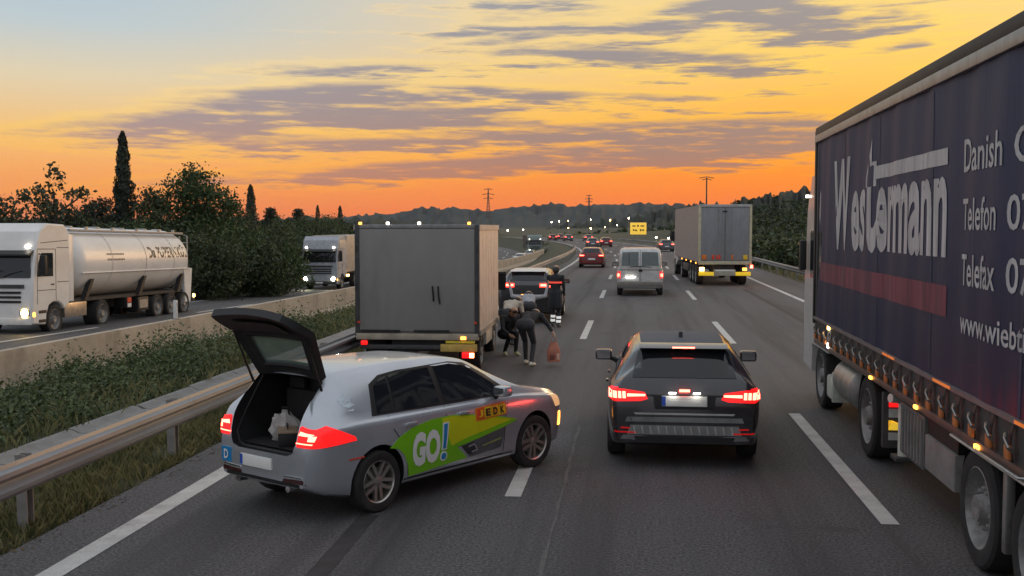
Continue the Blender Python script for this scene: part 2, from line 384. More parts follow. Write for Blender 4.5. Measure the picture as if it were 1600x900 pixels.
# terrain: one sheet out to the horizon
def gz(X, Y):
    Xr = X-off(Y); Xo = X-offo(Y); zz = zo(Y)
    if Xo < -24.2:
        d = -24.2-Xo; return zz-.10+min(2.0, d*.03)-(1.2*min(1, d/300) if d > 100 else 0)
    if Xo < -12.25: return zz-.06
    if Xr < -5.34:
        t = (Xr+5.34)/(-6.9); return -.03+(zz+.0)*max(0, min(1, (t-.30)/.7))*.72-.03
    if Xr <= 8.6: return -.06
    d = Xr-8.6
    return -.06-.25*min(1, d/2)+max(0, min(d-9, 60))*.05*min(1, max(0, (Y-20)/60))
xs = [-2600,-1500,-700,-350,-200,-120,-80,-60,-50,-42,-36,-32,-28.5,-26,-24.6,-24.1,-20,-16,-12.4,-12.1,-11.6,-10,-8.5,-7.8,-7.2,-6.4,-5.7,-5.36,-5.2,0,4,8.5,8.8,9.6,10.6,13,17,22,28,36,46,60,80,120,200,350,700,1500,2600]
ys = [-300,-100,-40]+list(np.arange(-16, 60, 2.))+list(np.arange(60, 120, 5.))+list(np.arange(120, 340, 10.))+[360,400,460,540,650,800,1000,1300,1800,2500]
b = B(); vs = []
for Y in ys:
    for X in xs:
        sh = off(Y) if abs(X) < 90 else off(min(Y, 330))
        if X < -11.8 and X > -90: sh = offo(Y)
        xx = X+sh; jit = random.uniform(-.04, .04) if (-11.5 < X < -5.6 or X < -26 or X > 10) else 0
        vs.append((xx, Y, gz(xx, Y)+jit))
k = len(xs)
b.add(vs, [(i*k+j, i*k+j+1, (i+1)*k+j+1, (i+1)*k+j) for i in range(len(ys)-1) for j in range(k-1)])
SOIL = mat('soil_grass', (.062,.066,.034), .95, var=.35, scale=.9, fine=.5, bump=.6, dirt=((.105,.085,.055), .55))
struct(b.obj('ground', SOIL, smooth=60, fix=False))
CONC = mat('concrete_grey', (.26,.25,.24), .85, var=.2, scale=2.5, fine=.35, bump=.3, dirt=((.12,.115,.10), .6))
# drain channel behind the rail: separate precast pieces
b = B()
def chan(l):
    q = B(); q.prism([(-.30,-.02), (.30,-.02), (.30,.06), (.22,.06), (.12,.01), (-.12,.01), (-.22,.06), (-.30,.06)], 'y', 0, l); return q
ch0 = bpy.data.objects.new('drain_channel', None); COL.objects.link(ch0); struct(ch0)
cm_ = None
for i in range(26):
    Y = 2+i*2.0
    if cm_ is None: o = chan(1.96).obj('channel_piece', CONC, ch0, smooth=0); cm_ = o.data
    else: o = bpy.data.objects.new('channel_piece', cm_); COL.objects.link(o); o.parent = ch0
    o.location = (-7.45+random.uniform(-.03, .03), Y, gz(-7.45, Y)+.02); o.rotation_euler = (0, random.uniform(-.03, .03), random.uniform(-.01, .01))
# ------------------------------------------------------------------ vegetation helpers
def quads(cen, nrm, size, asp=.55, roll=None):
    n = len(cen); r1 = rng.normal(size=(n, 3)); a = np.cross(nrm, r1); a /= np.linalg.norm(a, axis=1)[:, None]+1e-9
    c = np.cross(nrm, a); c /= np.linalg.norm(c, axis=1)[:, None]+1e-9
    s = size[:, None]
    return np.stack([cen-a*s, cen+c*s*asp, cen+a*s, cen-c*s*asp], 1).reshape(-1, 3)
def leaf_obj(name, V, m, parent=None):
    n = len(V)//4; me = bpy.data.meshes.new(name); me.vertices.add(len(V)); me.vertices.foreach_set('co', V.astype(np.float32).ravel())
    me.loops.add(n*4); me.loops.foreach_set('vertex_index', np.arange(n*4, dtype=np.int32)); me.polygons.add(n)
    me.polygons.foreach_set('loop_start', np.arange(0, n*4, 4, dtype=np.int32)); me.polygons.foreach_set('loop_total', np.full(n, 4, dtype=np.int32))
    me.update(calc_edges=True); me.materials.append(m); o = bpy.data.objects.new(name, me); COL.objects.link(o); o.parent = parent; return o
def unit(n):
    v = rng.normal(size=(n, 3)); return v/np.linalg.norm(v, axis=1)[:, None]
LEAFB = leafmat('leaf_median', (.024,.044,.014), (.125,.165,.06)); LEAF = leafmat('leaf_dark', (.018,.030,.012), (.075,.10,.036)); LEAFM = leafmat('leaf_mid', (.022,.045,.012), (.075,.12,.035))
LEAFD = leafmat('leaf_cypress', (.010,.018,.010), (.028,.042,.020), .1); LEAFO = leafmat('leaf_olive', (.03,.04,.02), (.10,.11,.05)); DRY = leafmat('grass_blade', (.06,.075,.025), (.24,.22,.10), .3)
BARK = mat('bark', (.07,.055,.045), .9, var=.3, bump=.5)
def broad_tree(label, loc, h, rad, nclump, per, leaf=.16, m=LEAF, spread=.28, low=.25, name='broadleaf_tree', zsq=1., limb=7):
    t = thing(name, label, 'tree', loc, random.random()*6, 'trees beyond the far carriageway')
    b = B(); b.tube([(0,0,-.3), (.05,.03,h*.25), (-.05,.06,h*.5), (.06,0,h*.78)], [h*.028, h*.022, h*.015, h*.006], 8)
    tips = []
    for i in range(limb):
        z = h*(.25+.45*i/limb); a = i*2.4+random.random(); l = rad*(.65+.35*random.random())
        p1 = (math.cos(a)*l*.45, math.sin(a)*l*.45, z+l*.3); p2 = (math.cos(a)*l*.85, math.sin(a)*l*.85, z+l*.62)
        b.tube([(0,0,z), p1, p2], [h*.011, h*.008, h*.003], 6); tips.append(p2)
    b.obj('trunk', BARK, t)
    C = []
    while len(C) < nclump:
        d = unit(1)[0]*random.random()**.45; z = h*low+(h*(1-low))*(.5+.5*d[2])
        prof = math.sin(math.pi*min(1, max(.04, .12+.84*(z/h-low)/(1-low))))**.6
        C.append((d[0]*rad*prof, d[1]*rad*prof, z))
    C = np.array(C+tips); cs = np.repeat(C, per, 0)
    cen = cs+rng.normal(size=cs.shape)*np.array([spread, spread, spread*.8*zsq])
    leaf_obj('crown', quads(cen, unit(len(cen)), leaf*rng.uniform(.6, 1.3, len(cen))), m, t); return t
def cypress(label, loc, h, rad, n, name='cypress_tree'):
    t = thing(name, label, 'tree', loc, 0, 'trees beyond the far carriageway')
    B().tube([(0,0,-.3), (0,0,h*.5), (0,0,h*.9)], [h*.016, h*.01, h*.002], 7).obj('trunk', BARK, t)
    z = rng.random(n)**1.15; pr = np.minimum(1, z/.10)*(1-z)**.55*(1+.12*np.sin(z*60)); a = rng.random(n)*6.283
    lump = 1+.22*np.sin(a*5+z*40)+.15*np.sin(z*95+a*3)+.2*np.sin(a*2+z*13)
    r = rad*pr*lump*(.55+.45*rng.random(n)**.5); cen = np.stack([r*np.cos(a), r*np.sin(a), z*h+.05], 1)
    nr = np.stack([np.cos(a), np.sin(a), np.zeros(n)], 1)+unit(n)*.5
    V = quads(cen, nr, rng.uniform(.07, .17, n)*(h/9)**.5, .45); leaf_obj('crown', V, LEAFD, t); return t
def conifer(label, loc, h, rad, name='conifer_tree'):
    t = thing(name, label, 'tree', loc, random.random()*6, 'trees beyond the far carriageway'); b = B(); b.tube([(0,0,-.3), (0,0,h*.95)], [h*.02, h*.003], 7); pts = []
    for k in range(int(h*2.6)):
        z = h*(.12+.86*k/(h*2.6)); l = rad*(1-z/h)**.8+.1
        for j in range(6):
            a = j*1.047+k*.5; tip = np.array([math.cos(a)*l, math.sin(a)*l, z+l*.25]); b.tube([(0,0,z), tuple(tip)], [.025, .006], 4)
            for s in np.linspace(.15, 1, 9): pts.append(np.array([0,0,z])*(1-s)+tip*s)
    b.obj('trunk', BARK, t); P = np.repeat(np.array(pts), 5, 0); P = P+rng.normal(size=P.shape)*.09
    leaf_obj('crown', quads(P, unit(len(P)), rng.uniform(.08, .2, len(P)), .3), LEAFD, t); return t
def pz(px, Y_, X_=None):
    return None
def at(px, zc):                     # world X, Y of a point seen in column px at a given depth
    xc = (px-800)/1680*zc; c, s = math.cos(R(6.385)), math.sin(R(6.385)); return xc*c-zc*s, xc*s+zc*c
def zat(py, zc): return 2.8-(py-356)/1680*zc
def stand(px, zc, toppy): 
    X, Y = at(px, zc); g = gz(X, Y); return (X, Y, g), zat(toppy, zc)-g
# ---- trees on the left
l, h = stand(195, 66, 209); cypress('tall narrow dark cypress rising behind the white tanker', l, h, .95, 9000)
l, h = stand(393, 96, 290); cypress('slim pointed cypress behind the dark hedge, right of the big bushy tree', l, h, 1.0, 4200)
l, h = stand(532, 120, 323); cypress('small dark cypress above the cab of the oncoming truck', l, h, .8, 2500)
l, h = stand(497, 125, 322); cypress('short cypress in the far treeline left of the oncoming truck', l, h, .8, 2000)
l, h = stand(308, 68, 258); broad_tree('large bushy broadleaf tree right of the tall cypress', l, h, 3.0, 110, 100, .12, LEAFM, .36, .06, limb=9)
l, h = stand(342, 72, 300); broad_tree('dense rounded tree adjoining the large bushy tree on its right', l, h, 2.5, 80, 110, .11, LEAF, .36, .03)
l, h = stand(240, 64, 283); broad_tree('loose airy broadleaf tree between the tall cypress and the large bushy tree', l, h, 1.3, 40, 60, .11, LEAF, .26, .15)
l, h = stand(88, 62, 256); broad_tree('sparse open tree with gaps above the tanker cab', l, h, 2.0, 40, 24, .15, LEAFO, .22, .38, limb=11)
l, h = stand(62, 66, 312); broad_tree('low shrubby tree at the foot of the sparse open tree', l, h, 2.2, 50, 70, .11, LEAF, .4, .1)
l, h = stand(155, 70, 312); broad_tree('round dark umbrella shaped pine left of the tall cypress', l, h, 1.9, 70, 60, .12, LEAFD, .25, .45, name='pine_tree', zsq=.6)
l, h = stand(150, 64, 290); broad_tree('thin wispy sapling beside the round pine', l, h, .8, 9, 16, .14, LEAFO, .16, .4, limb=5)
l, h = stand(4, 62, 308); broad_tree('olive leafed tree cut by the left edge of the picture', l, h, 1.5, 46, 44, .15, LEAFO, .32, .15)
l, h = stand(424, 100, 318); conifer('spiky young conifer behind the hedge', l, h, 2.0)
l, h = stand(467, 122, 320); conifer('layered conifer in the far treeline', l, h, 2.2)
for i, (px, zc, py, r) in enumerate([(365,64,362,2.2), (395,70,350,2.4), (430,76,352,2.4), (452,84,345,2.6), (335,60,378,1.9), (480,96,340,3.0), (505,108,338,3.2), (520,116,340,3.0), (410,64,386,1.5), (440,70,384,1.6), (180,60,352,2.2), (120,62,352,2.2), (230,62,352,2.2), (285,62,345,2.2), (20,62,350,2.0)]):
    l, h = stand(px, zc, py)
    broad_tree(['dense dark green roadside bush, %s' % q for q in ('right of the tanker tail', 'in the middle of the hedge below the spiky conifer', 'behind the far guardrail', 'left of the oncoming truck', 'next to the tanker rear', 'under the layered conifer', 'beside the oncoming truck cab', 'just behind the oncoming truck', 'low behind the far guardrail bend', 'low next to the oncoming truck', 'behind the tanker under the tall cypress', 'behind the tanker front half', 'behind the tanker rear half', 'under the large bushy tree', 'behind the tanker cab')][i],
        l, h, r, 70, 110, .105, LEAF if i % 3 else LEAFM, .42, .0, name='roadside_bush', limb=5)
# ---- bushes in the median (a mass nobody could count)
n = 900; X = rng.uniform(-11.4, -8.0, n); Y = rng.uniform(4, 62, n); Y[:500] = rng.uniform(6, 30, 500)
hh = (.15+.36*np.clip((-X-7.9)/1.6, .2, 1)*np.clip((X+12.3)/1.6, .35, 1))*(.45+.75*np.abs(np.sin(Y*.8+X)*np.cos(Y*.37+1.3)))
cs = []; 
for i in range(n):
    k = 130 if Y[i] < 32 else 40; s = rng.normal(size=(k, 3))*np.array([.26,.30,.0])
    z = gz(X[i], Y[i])+np.abs(rng.normal(size=k))*hh[i]*.5+rng.random(k)*hh[i]*.5
    cs.append(np.stack([X[i]+s[:, 0], Y[i]+s[:, 1], z], 1))
P = np.concatenate(cs); P = P[(P[:, 0] > -11.75) & (P[:, 0] < -7.85)]; pk = np.sin(P[:, 0]*1.9+P[:, 1]*.9)+np.sin(P[:, 1]*1.7-P[:, 0]*.8)+np.sin(P[:, 1]*.43); P = P[(pk > -.5) | (rng.random(len(P)) < .15)]
nr = unit(len(P)); nr[:, 2] = np.abs(nr[:, 2])+.3
stuff(leaf_obj('median_bushes', quads(P, nr, rng.uniform(.014, .055, len(P))), LEAFB))
P2 = P[rng.random(len(P)) < .10]; P2 = P2+np.array([0, 0, .06])
# grass blades along the verge and behind the rail
def blades(name, x0, x1, y0, y1, n, hmin, hmax, m, zf=gz):
    X = rng.uniform(x0, x1, n); Y = y0+(y1-y0)*rng.random(n)**1.5; keepm = (np.sin(X*5+Y*1.7)+np.sin(Y*2.9-X*3))*.5+rng.random(n)*1.6 > .25
    X, Y = X[keepm], Y[keepm]; n = len(X); Z = np.array([zf(a, b_) for a, b_ in zip(X, Y)]); H = rng.uniform(hmin, hmax, n); a = rng.random(n)*6.283; wv = .0035+.004*rng.random(n)
    le = rng.normal(size=(n, 2))*.35*H[:, None]; ca_, sa = np.cos(a)*wv, np.sin(a)*wv; base = np.stack([X, Y, Z], 1); u = np.stack([ca_, sa, 0*ca_], 1)
    tip = base+np.stack([le[:, 0], le[:, 1], H], 1); mid = base+np.stack([le[:, 0]*.35, le[:, 1]*.35, H*.6], 1)
    V = np.stack([base-u, base+u, mid+u*.7, tip], 1).reshape(-1, 3)
    return stuff(leaf_obj(name, V, m))
blades('verge_grass', -7.1, -5.42, 5, 40, 80000, .04, .17, DRY)
blades('median_grass', -11.7, -7.7, 5, 60, 22000, .08, .34, DRY)
blades('far_verge_grass', -28, -24.3, 30, 110, 9000, .15, .5, DRY)
blades('right_verge_grass', 8.7, 14, 25, 110, 9000, .1, .4, DRY)
# dead leaves by the kerb
n = 900; P = np.stack([rng.uniform(-5.9, -5.15, n), rng.uniform(6, 24, n), np.full(n, .006)], 1); P[:, 2] = np.where(P[:, 0] < -5.36, -.02, .008)
nr = np.tile([0., 0, 1], (n, 1))+unit(n)*.3
stuff(leaf_obj('dead_leaves', quads(P, nr, rng.uniform(.012, .035, n)), leafmat('dead_leaf', (.05,.03,.015), (.14,.085,.04))))
# ------------------------------------------------------------------ hills
def ridge(name, pts, dist, depth, m, rough=3., n=220, tree=2.0):
    """a hill whose crest stands at the given distance: front slope, crest and back slope"""
    pxs = [q[0] for q in pts]; pys = [q[1] for q in pts]; vs = []; rows = [(-1.0, 0), (-.8, .10), (-.6, .28), (-.42, .5), (-.25, .72), (-.12, .90), (0, 1), (.15, .93), (.45, .6), (1.0, 0)]
    for i in range(n+1):
        px = pxs[0]+(pxs[-1]-pxs[0])*i/n; py = np.interp(px, pxs, pys); top = zat(py, dist)
        for q, hgt in rows:
            X, Y = at(px, dist+q*depth); X0, Y0 = at(px, dist); rr = (X-X0, Y-Y0)
            z = -3+(top+3)*hgt+(random.uniform(-.5, .5)*rough*hgt if hgt < 1 else random.uniform(-1, .6)*tree)
            vs.append((X, Y, z))
    k = len(rows); b = B(); b.add(vs, [(i*k+j, (i+1)*k+j, (i+1)*k+j+1, i*k+j+1) for i in range(n) for j in range(k-1)])
    return struct(b.obj(name, m, smooth=20, fix=False))
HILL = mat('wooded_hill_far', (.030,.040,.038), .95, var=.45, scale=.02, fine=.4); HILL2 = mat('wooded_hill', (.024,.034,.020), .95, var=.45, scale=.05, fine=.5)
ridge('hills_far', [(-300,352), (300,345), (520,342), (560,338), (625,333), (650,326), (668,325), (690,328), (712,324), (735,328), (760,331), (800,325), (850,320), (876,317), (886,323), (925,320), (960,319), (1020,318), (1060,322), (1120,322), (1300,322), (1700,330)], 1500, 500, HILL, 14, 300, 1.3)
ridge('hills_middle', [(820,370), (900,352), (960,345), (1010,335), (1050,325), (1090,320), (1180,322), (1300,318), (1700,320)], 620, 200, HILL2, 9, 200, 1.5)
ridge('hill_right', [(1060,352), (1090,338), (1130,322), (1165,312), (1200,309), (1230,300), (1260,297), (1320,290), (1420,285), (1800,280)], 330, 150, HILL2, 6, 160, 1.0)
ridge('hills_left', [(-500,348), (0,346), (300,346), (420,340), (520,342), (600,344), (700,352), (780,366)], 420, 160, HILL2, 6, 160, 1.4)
# woods on the right hillside: trees that read as one mass
pts = []; sz = []
for px in np.arange(1062, 1420, 4.2):
    for zc in (150, 185, 220, 255, 290, 325):
        if random.random() < .25: continue
        q = px+random.uniform(-6, 6); X, Y = at(q, zc+random.uniform(-14, 14))
        if X < 16+off(Y): continue
        yr = np.interp(q, [1060,1090,1130,1165,1200,1230,1260,1320,1420], [352,338,322,312,309,300,297,290,285]); f = (zc-120)/210
        zt = zat(386-(386-yr)*min(1, max(.15, f))**.8, zc); r = random.uniform(1.6, 3.6)
        d = unit(95); pp = np.array([X, Y, zt-r*.75])+d*r*np.array([1, 1, .85])*(.7+.3*rng.random((95, 1))); pts.append(pp); sz.append(np.full(95, r*.16))
for px in np.arange(1168, 1300, 5):        # roadside scrub behind the right guardrail
    for zc in (80, 100, 125):
        X, Y = at(px+random.uniform(-3, 3), zc); 
        if X < 10.2+off(Y): continue
        r = random.uniform(.9, 1.9); d = unit(110); d[:, 2] = np.abs(d[:, 2]); pp = np.array([X, Y, gz(X, Y)])+d*r*(.6+.4*rng.random((110, 1))); pts.append(pp); sz.append(np.full(110, r*.14))
P = np.concatenate(pts); S = np.concatenate(sz)
stuff(leaf_obj('hillside_woods', quads(P, unit(len(P)), S*rng.uniform(.7, 1.3, len(S)), .8), LEAF))
pts = []; sz = []
for px in np.arange(-40, 800, 4.0):        # far treeline on the left and middle
    for zc in (170, 230, 300):
        if random.random() < .4 or (px > 600 and zc < 230): continue
        X, Y = at(px, zc)
        if offo(Y)-26 < X < off(Y)+12: continue
        r = random.uniform(1.8, 3.2); zt = zat(np.interp(px, [0,400,560,800], [343,340,346,362])+random.uniform(0, 10), zc); d = unit(60)
        pts.append(np.array([X, Y, zt-r])+d*r*(.7+.3*rng.random((60, 1)))); sz.append(np.full(60, r*.2))
for px in np.arange(860, 1070, 5):
    for zc in (380, 460):
        X, Y = at(px, zc); r = random.uniform(3, 5); zt = zat(np.interp(px, [860,950,1070], [366,360,352])+random.uniform(0, 8), zc); d = unit(60)
        pts.append(np.array([X, Y, zt-r])+d*r*(.7+.3*rng.random((60, 1)))*np.array([1.3,1,1.2])); sz.append(np.full(60, r*.2))
P = np.concatenate(pts); S = np.concatenate(sz)
stuff(leaf_obj('far_treeline', quads(P, unit(len(P)), S*rng.uniform(.7, 1.3, len(S)), .8), LEAF))
# ------------------------------------------------------------------ barriers
GALV = mat('galvanised', (.25,.26,.275), .5, .45, var=.22, scale=3, dirt=((.14,.115,.09), .55), stretch=(1,.25,1))
POSTM = mat('galvanised_post', (.30,.285,.27), .6, .35, dirt=((.13,.10,.08), .6))
WP = [(0,.0), (.012,.035), (.075,.055), (.08,.095), (.02,.125), (.0,.155), (.02,.185), (.08,.215), (.075,.255), (.012,.275), (0,.31)]
def w_beam(l):
    q = B(); n = len(WP); vs = [(x, y, z) for y in (0, l) for x, z in WP]+[(x-.006, y, z) for y in (0, l) for x, z in WP]
    q.add(vs, [(i, i+1, n+i+1, n+i) for i in range(n-1)]+[(2*n+i, 3*n+i, 3*n+i+1, 2*n+i+1) for i in range(n-1)]+[(0, n, 3*n, 2*n), (n-1, 3*n-1, 4*n-1, 2*n-1)]); return q
def guardrail(label, X, Ys, face, zf, o_, sp_, hgt=.75):
    t = thing('guardrail', label, 'guardrail', (X, 0, 0), 0, 'steel guardrails'); me = None; mp_ = None; mb = None
    for i, (Ya, Yb) in enumerate(zip(Ys[:-1], Ys[1:])):
        q = w_beam(1.0)
        if me is None: o = q.obj('rail', GALV, t); me = o.data
        else: o = bpy.data.objects.new('rail', me); COL.objects.link(o); o.parent = t
        l = Yb-Ya; o.scale = (face, l*1.003, 1); o.location = (o_(Ya)+random.uniform(-.008, .008), Ya, zf(Ya)+hgt-.31)
        o.rotation_euler = (math.atan2(zf(Yb)-zf(Ya), l), 0, -math.atan2(o_(Yb)-o_(Ya), l))
        if mp_ is None:
            q = B(); q.prism([(-.05,-.06), (.05,-.06), (.05,-.045), (-.035,-.045), (-.035,.045), (.05,.045), (.05,.06), (-.05,.06)], 'z', -.4, hgt-.04); o = q.obj('post', POSTM, t, smooth=0); mp_ = o.data
        else: o = bpy.data.objects.new('post', mp_); COL.objects.link(o); o.parent = t
        o.location = (o_(Ya)-face*.20, Ya, zf(Ya)); o.rotation_euler = (0, random.uniform(-.03, .03), 0)
        if mb is None: o = B().box(-.15, .0, -.04, .04, -.09, .09).obj('spacer', POSTM, t, smooth=0); mb = o.data
        else: o = bpy.data.objects.new('spacer', mb); COL.objects.link(o); o.parent = t
        o.scale = (face, 1, 1); o.location = (o_(Ya)-face*.003, Ya, zf(Ya)+hgt-.155)
    return t
guardrail('weathered steel guardrail along the median beside the silver hatchback', -5.44, [2.87+3.26*i for i in range(40)], 1, lambda Y: -.02, off, 3.26)
guardrail('pale steel guardrail at the outer edge of the opposite carriageway', -24.5, [26+4*i for i in range(26)], 1, lambda Y: zo(Y)-.05, offo, 4)
guardrail('steel guardrail along the hard shoulder on the right', 9.0, [26+4*i for i in range(50)], -1, lambda Y: -.1, off, 4)
# concrete median barrier in sections
BARR = mat('barrier_concrete', (.52,.44,.35), .85, var=.15, scale=1.5, fine=.25, bump=.25, dirt=((.20,.165,.13), .55), stretch=(1,1,1))
t = thing('concrete_barrier', 'long tan concrete barrier between the bushes and the opposite carriageway', 'barrier', (0,0,0)); me = None
for i in range(38):
    Y = -2+i*4.0
    if me is None:
        q = B(); q.prism([(-.30,-.5), (.30,-.5), (.30,.10), (.13,.34), (.09,1.0), (-.09,1.0), (-.13,.34), (-.30,.10)], 'y', .012, 3.988); o = q.obj('barrier_segment', BARR, t, smooth=0); me = o.data
    else: o = bpy.data.objects.new('barrier_segment', me); COL.objects.link(o); o.parent = t
    f = lambda y: .60-.0077*min(y, 100)-1.0
    o.location = (-12+offo(Y)+random.uniform(-.012, .012), Y, f(Y)+random.uniform(-.008, .008)); o.rotation_euler = (math.atan2(f(Y+4)-f(Y), 4), 0, -math.atan2(offo(Y+4)-offo(Y), 4)+random.uniform(-.003, .003))
# delineator post on the barrier
X, Y = at(228, 29.0)
t = thing('delineator_post', 'small white delineator post on top of the concrete barrier', 'post', (-12.0, 27.2, .60-.0077*27.2-.02))
B().box(-.05, .05, -.04, .04, 0, .52, bev=.015).obj('post_body', WHITEP, t); B().box(.045, .056, -.03, .03, .36, .46).obj('reflector', mat('grey_reflector', (.4,.4,.42), .3), t, smooth=0); B().box(-.08, .08, -.08, .08, -.02, .03).obj('foot', BLACK, t, smooth=0)
# ------------------------------------------------------------------ wheels
def tyre_b(r, w_, n=28):
    return B().lathe([(-w_/2+.012, r*.68), (-w_/2, r*.80), (-w_/2+.006, r*.93), (-w_/2+.03, r*.985), (-w_/2*.35, r), (0, r*.992), (w_/2*.35, r), (w_/2-.03, r*.985), (w_/2-.006, r*.93), (w_/2, r*.80), (w_/2-.012, r*.68)], n, closed=True)
WH = {}
def car_wheel(parent, x, y, r, wd=.21, style='twin', m=ALLOY, steer=0.):
    """wheel part with tyre and rim; outer face towards sign of y"""
    s = 1 if y > 0 else -1; key = (r, wd, style, m.name)
    if key not in WH:
        T = tyre_b(r, wd); rm = B(); R0 = r*.69; f = wd/2-.02
        rm.lathe([(-wd*.3, R0*.93), (f*.6, R0*.90), (f, R0*.93), (f+.012, R0*.99), (f, R0*1.02), (-wd*.4, R0*1.02)], 28)
        if style == 'twin':
            for k in range(5):
                for d in (-.17, .17):
                    a = k*2*math.pi/5+math.pi/2; a2 = a+d*1.25; c1 = (math.cos(a)*R0*.16-math.sin(a)*d*.16, math.sin(a)*R0*.16+math.cos(a)*d*.16)
                    c2 = (math.cos(a2)*R0*.97, math.sin(a2)*R0*.97); dv = Vector((c2[0]-c1[0], c2[1]-c1[1])).normalized(); nn = Vector((-dv.y, dv.x))
                    vs = []
                    for (c_, wv, dep) in ((c1, .020, .0), (c2, .017, .012)):
                        for sg in (-1, 1):
                            for yy in (f-.010+dep, f-.045+dep): vs.append((c_[0]+nn.x*wv*sg, yy, c_[1]+nn.y*wv*sg))
                    rm.add(vs, [(0,2,6,4), (1,5,7,3), (0,4,5,1), (2,3,7,6), (4,6,7,5)])
        else:
            for k in range(7):
                a = k*2*math.pi/7; a2 = a; c1 = (math.cos(a)*R0*.15, math.sin(a)*R0*.15); c2 = (math.cos(a2)*R0*.97, math.sin(a2)*R0*.97); nn = Vector((-math.sin(a), math.cos(a)))
                vs = [(c_[0]+nn.x*wv*sg, yy, c_[1]+nn.y*wv*sg) for c_, wv in ((c1, .03), (c2, .04)) for sg in (-1, 1) for yy in (f-.01, f-.05)]
                rm.add(vs, [(0,2,6,4), (1,5,7,3), (0,4,5,1), (2,3,7,6), (4,6,7,5)])
        rm.lathe([(f-.06, .0001), (f-.0, .0001), (f, R0*.13), (f-.012, R0*.24), (f-.06, R0*.26)], 16)
        dk = B(); dk.lathe([(-.02, .001), (-.02, R0*.95), (-.05, R0*.95), (-.05, .001)], 24)
        dk.lathe([(.005, R0*.2), (.005, R0*.62), (-.015, R0*.62), (-.015, R0*.2)], 24, mi=1, closed=True)
        WH[key] = (T, rm, dk)
    T, rm, dk = WH[key]
    e = bpy.data.objects.new('wheel', None); COL.objects.link(e); e.parent = parent; e.location = (x, y-s*wd/2, r); e.rotation_euler = (0, random.random()*6, steer+(0 if s > 0 else math.pi)); e.empty_display_size = .1
    k2 = ('me',)+key
    if k2 not in WH:
        WH[k2] = (T.obj('tyre', RUBBER, e).data, rm.obj('rim', m, e).data, dk.obj('brake_disc', [BLACK, STEELW], e).data)
    else:
        for nm, me in zip(('tyre', 'rim', 'brake_disc'), WH[k2]):
            o = bpy.data.objects.new(nm, me); COL.objects.link(o); o.parent = e
    return e
def truck_wheel(parent, x, y, r=.5, wd=.30, m=STEELW, bulge=-1):
    s = 1 if y > 0 else -1; key = ('truck', r, wd, m.name, bulge)
    e = bpy.data.objects.new('wheel', None); COL.objects.link(e); e.parent = parent; e.location = (x, y-s*wd/2, r); e.rotation_euler = (0, random.random()*6, 0 if s > 0 else math.pi); e.empty_display_size = .1
    if key not in WH:
        T = tyre_b(r, wd, 36); R0 = r*.69; f = wd/2-.03; rm = B()
        rm.lathe([(f+.014, R0*1.0), (f+.02, R0*.96), (f-.03, R0*.90), (f-.10, R0*.80), (f-.12, R0*.55), (f-.07, R0*.45), (f-.05, R0*.36), (f+.03, R0*.30), (f+.035, R0*.16), (f+.01, .001)], 36)
        for k in range(10):
            a = k*.6283; c = (math.cos(a)*R0*.47, math.sin(a)*R0*.47); rm.lathe([(f-.10, .020), (f-.03, .020), (f-.02, .012), (f-.02, .0005)], 6, (c[0], 0, c[1]))
        dk = B()
        for k in range(10):
            a = k*.6283+.31; c = (math.cos(a)*R0*.68, math.sin(a)*R0*.68); dk.lathe([(f-.118, .034), (f-.108, .034), (f-.108, .0005)], 10, (c[0], 0, c[1]))
        WH[key] = (T.obj('tyre', RUBBER, e).data, rm.obj('rim', m, e).data, dk.obj('rim_holes', BLACK, e).data)
    else:
        for nm, me in zip(('tyre', 'rim', 'rim_holes'), WH[key]):
            o = bpy.data.objects.new(nm, me); COL.objects.link(o); o.parent = e
    return e
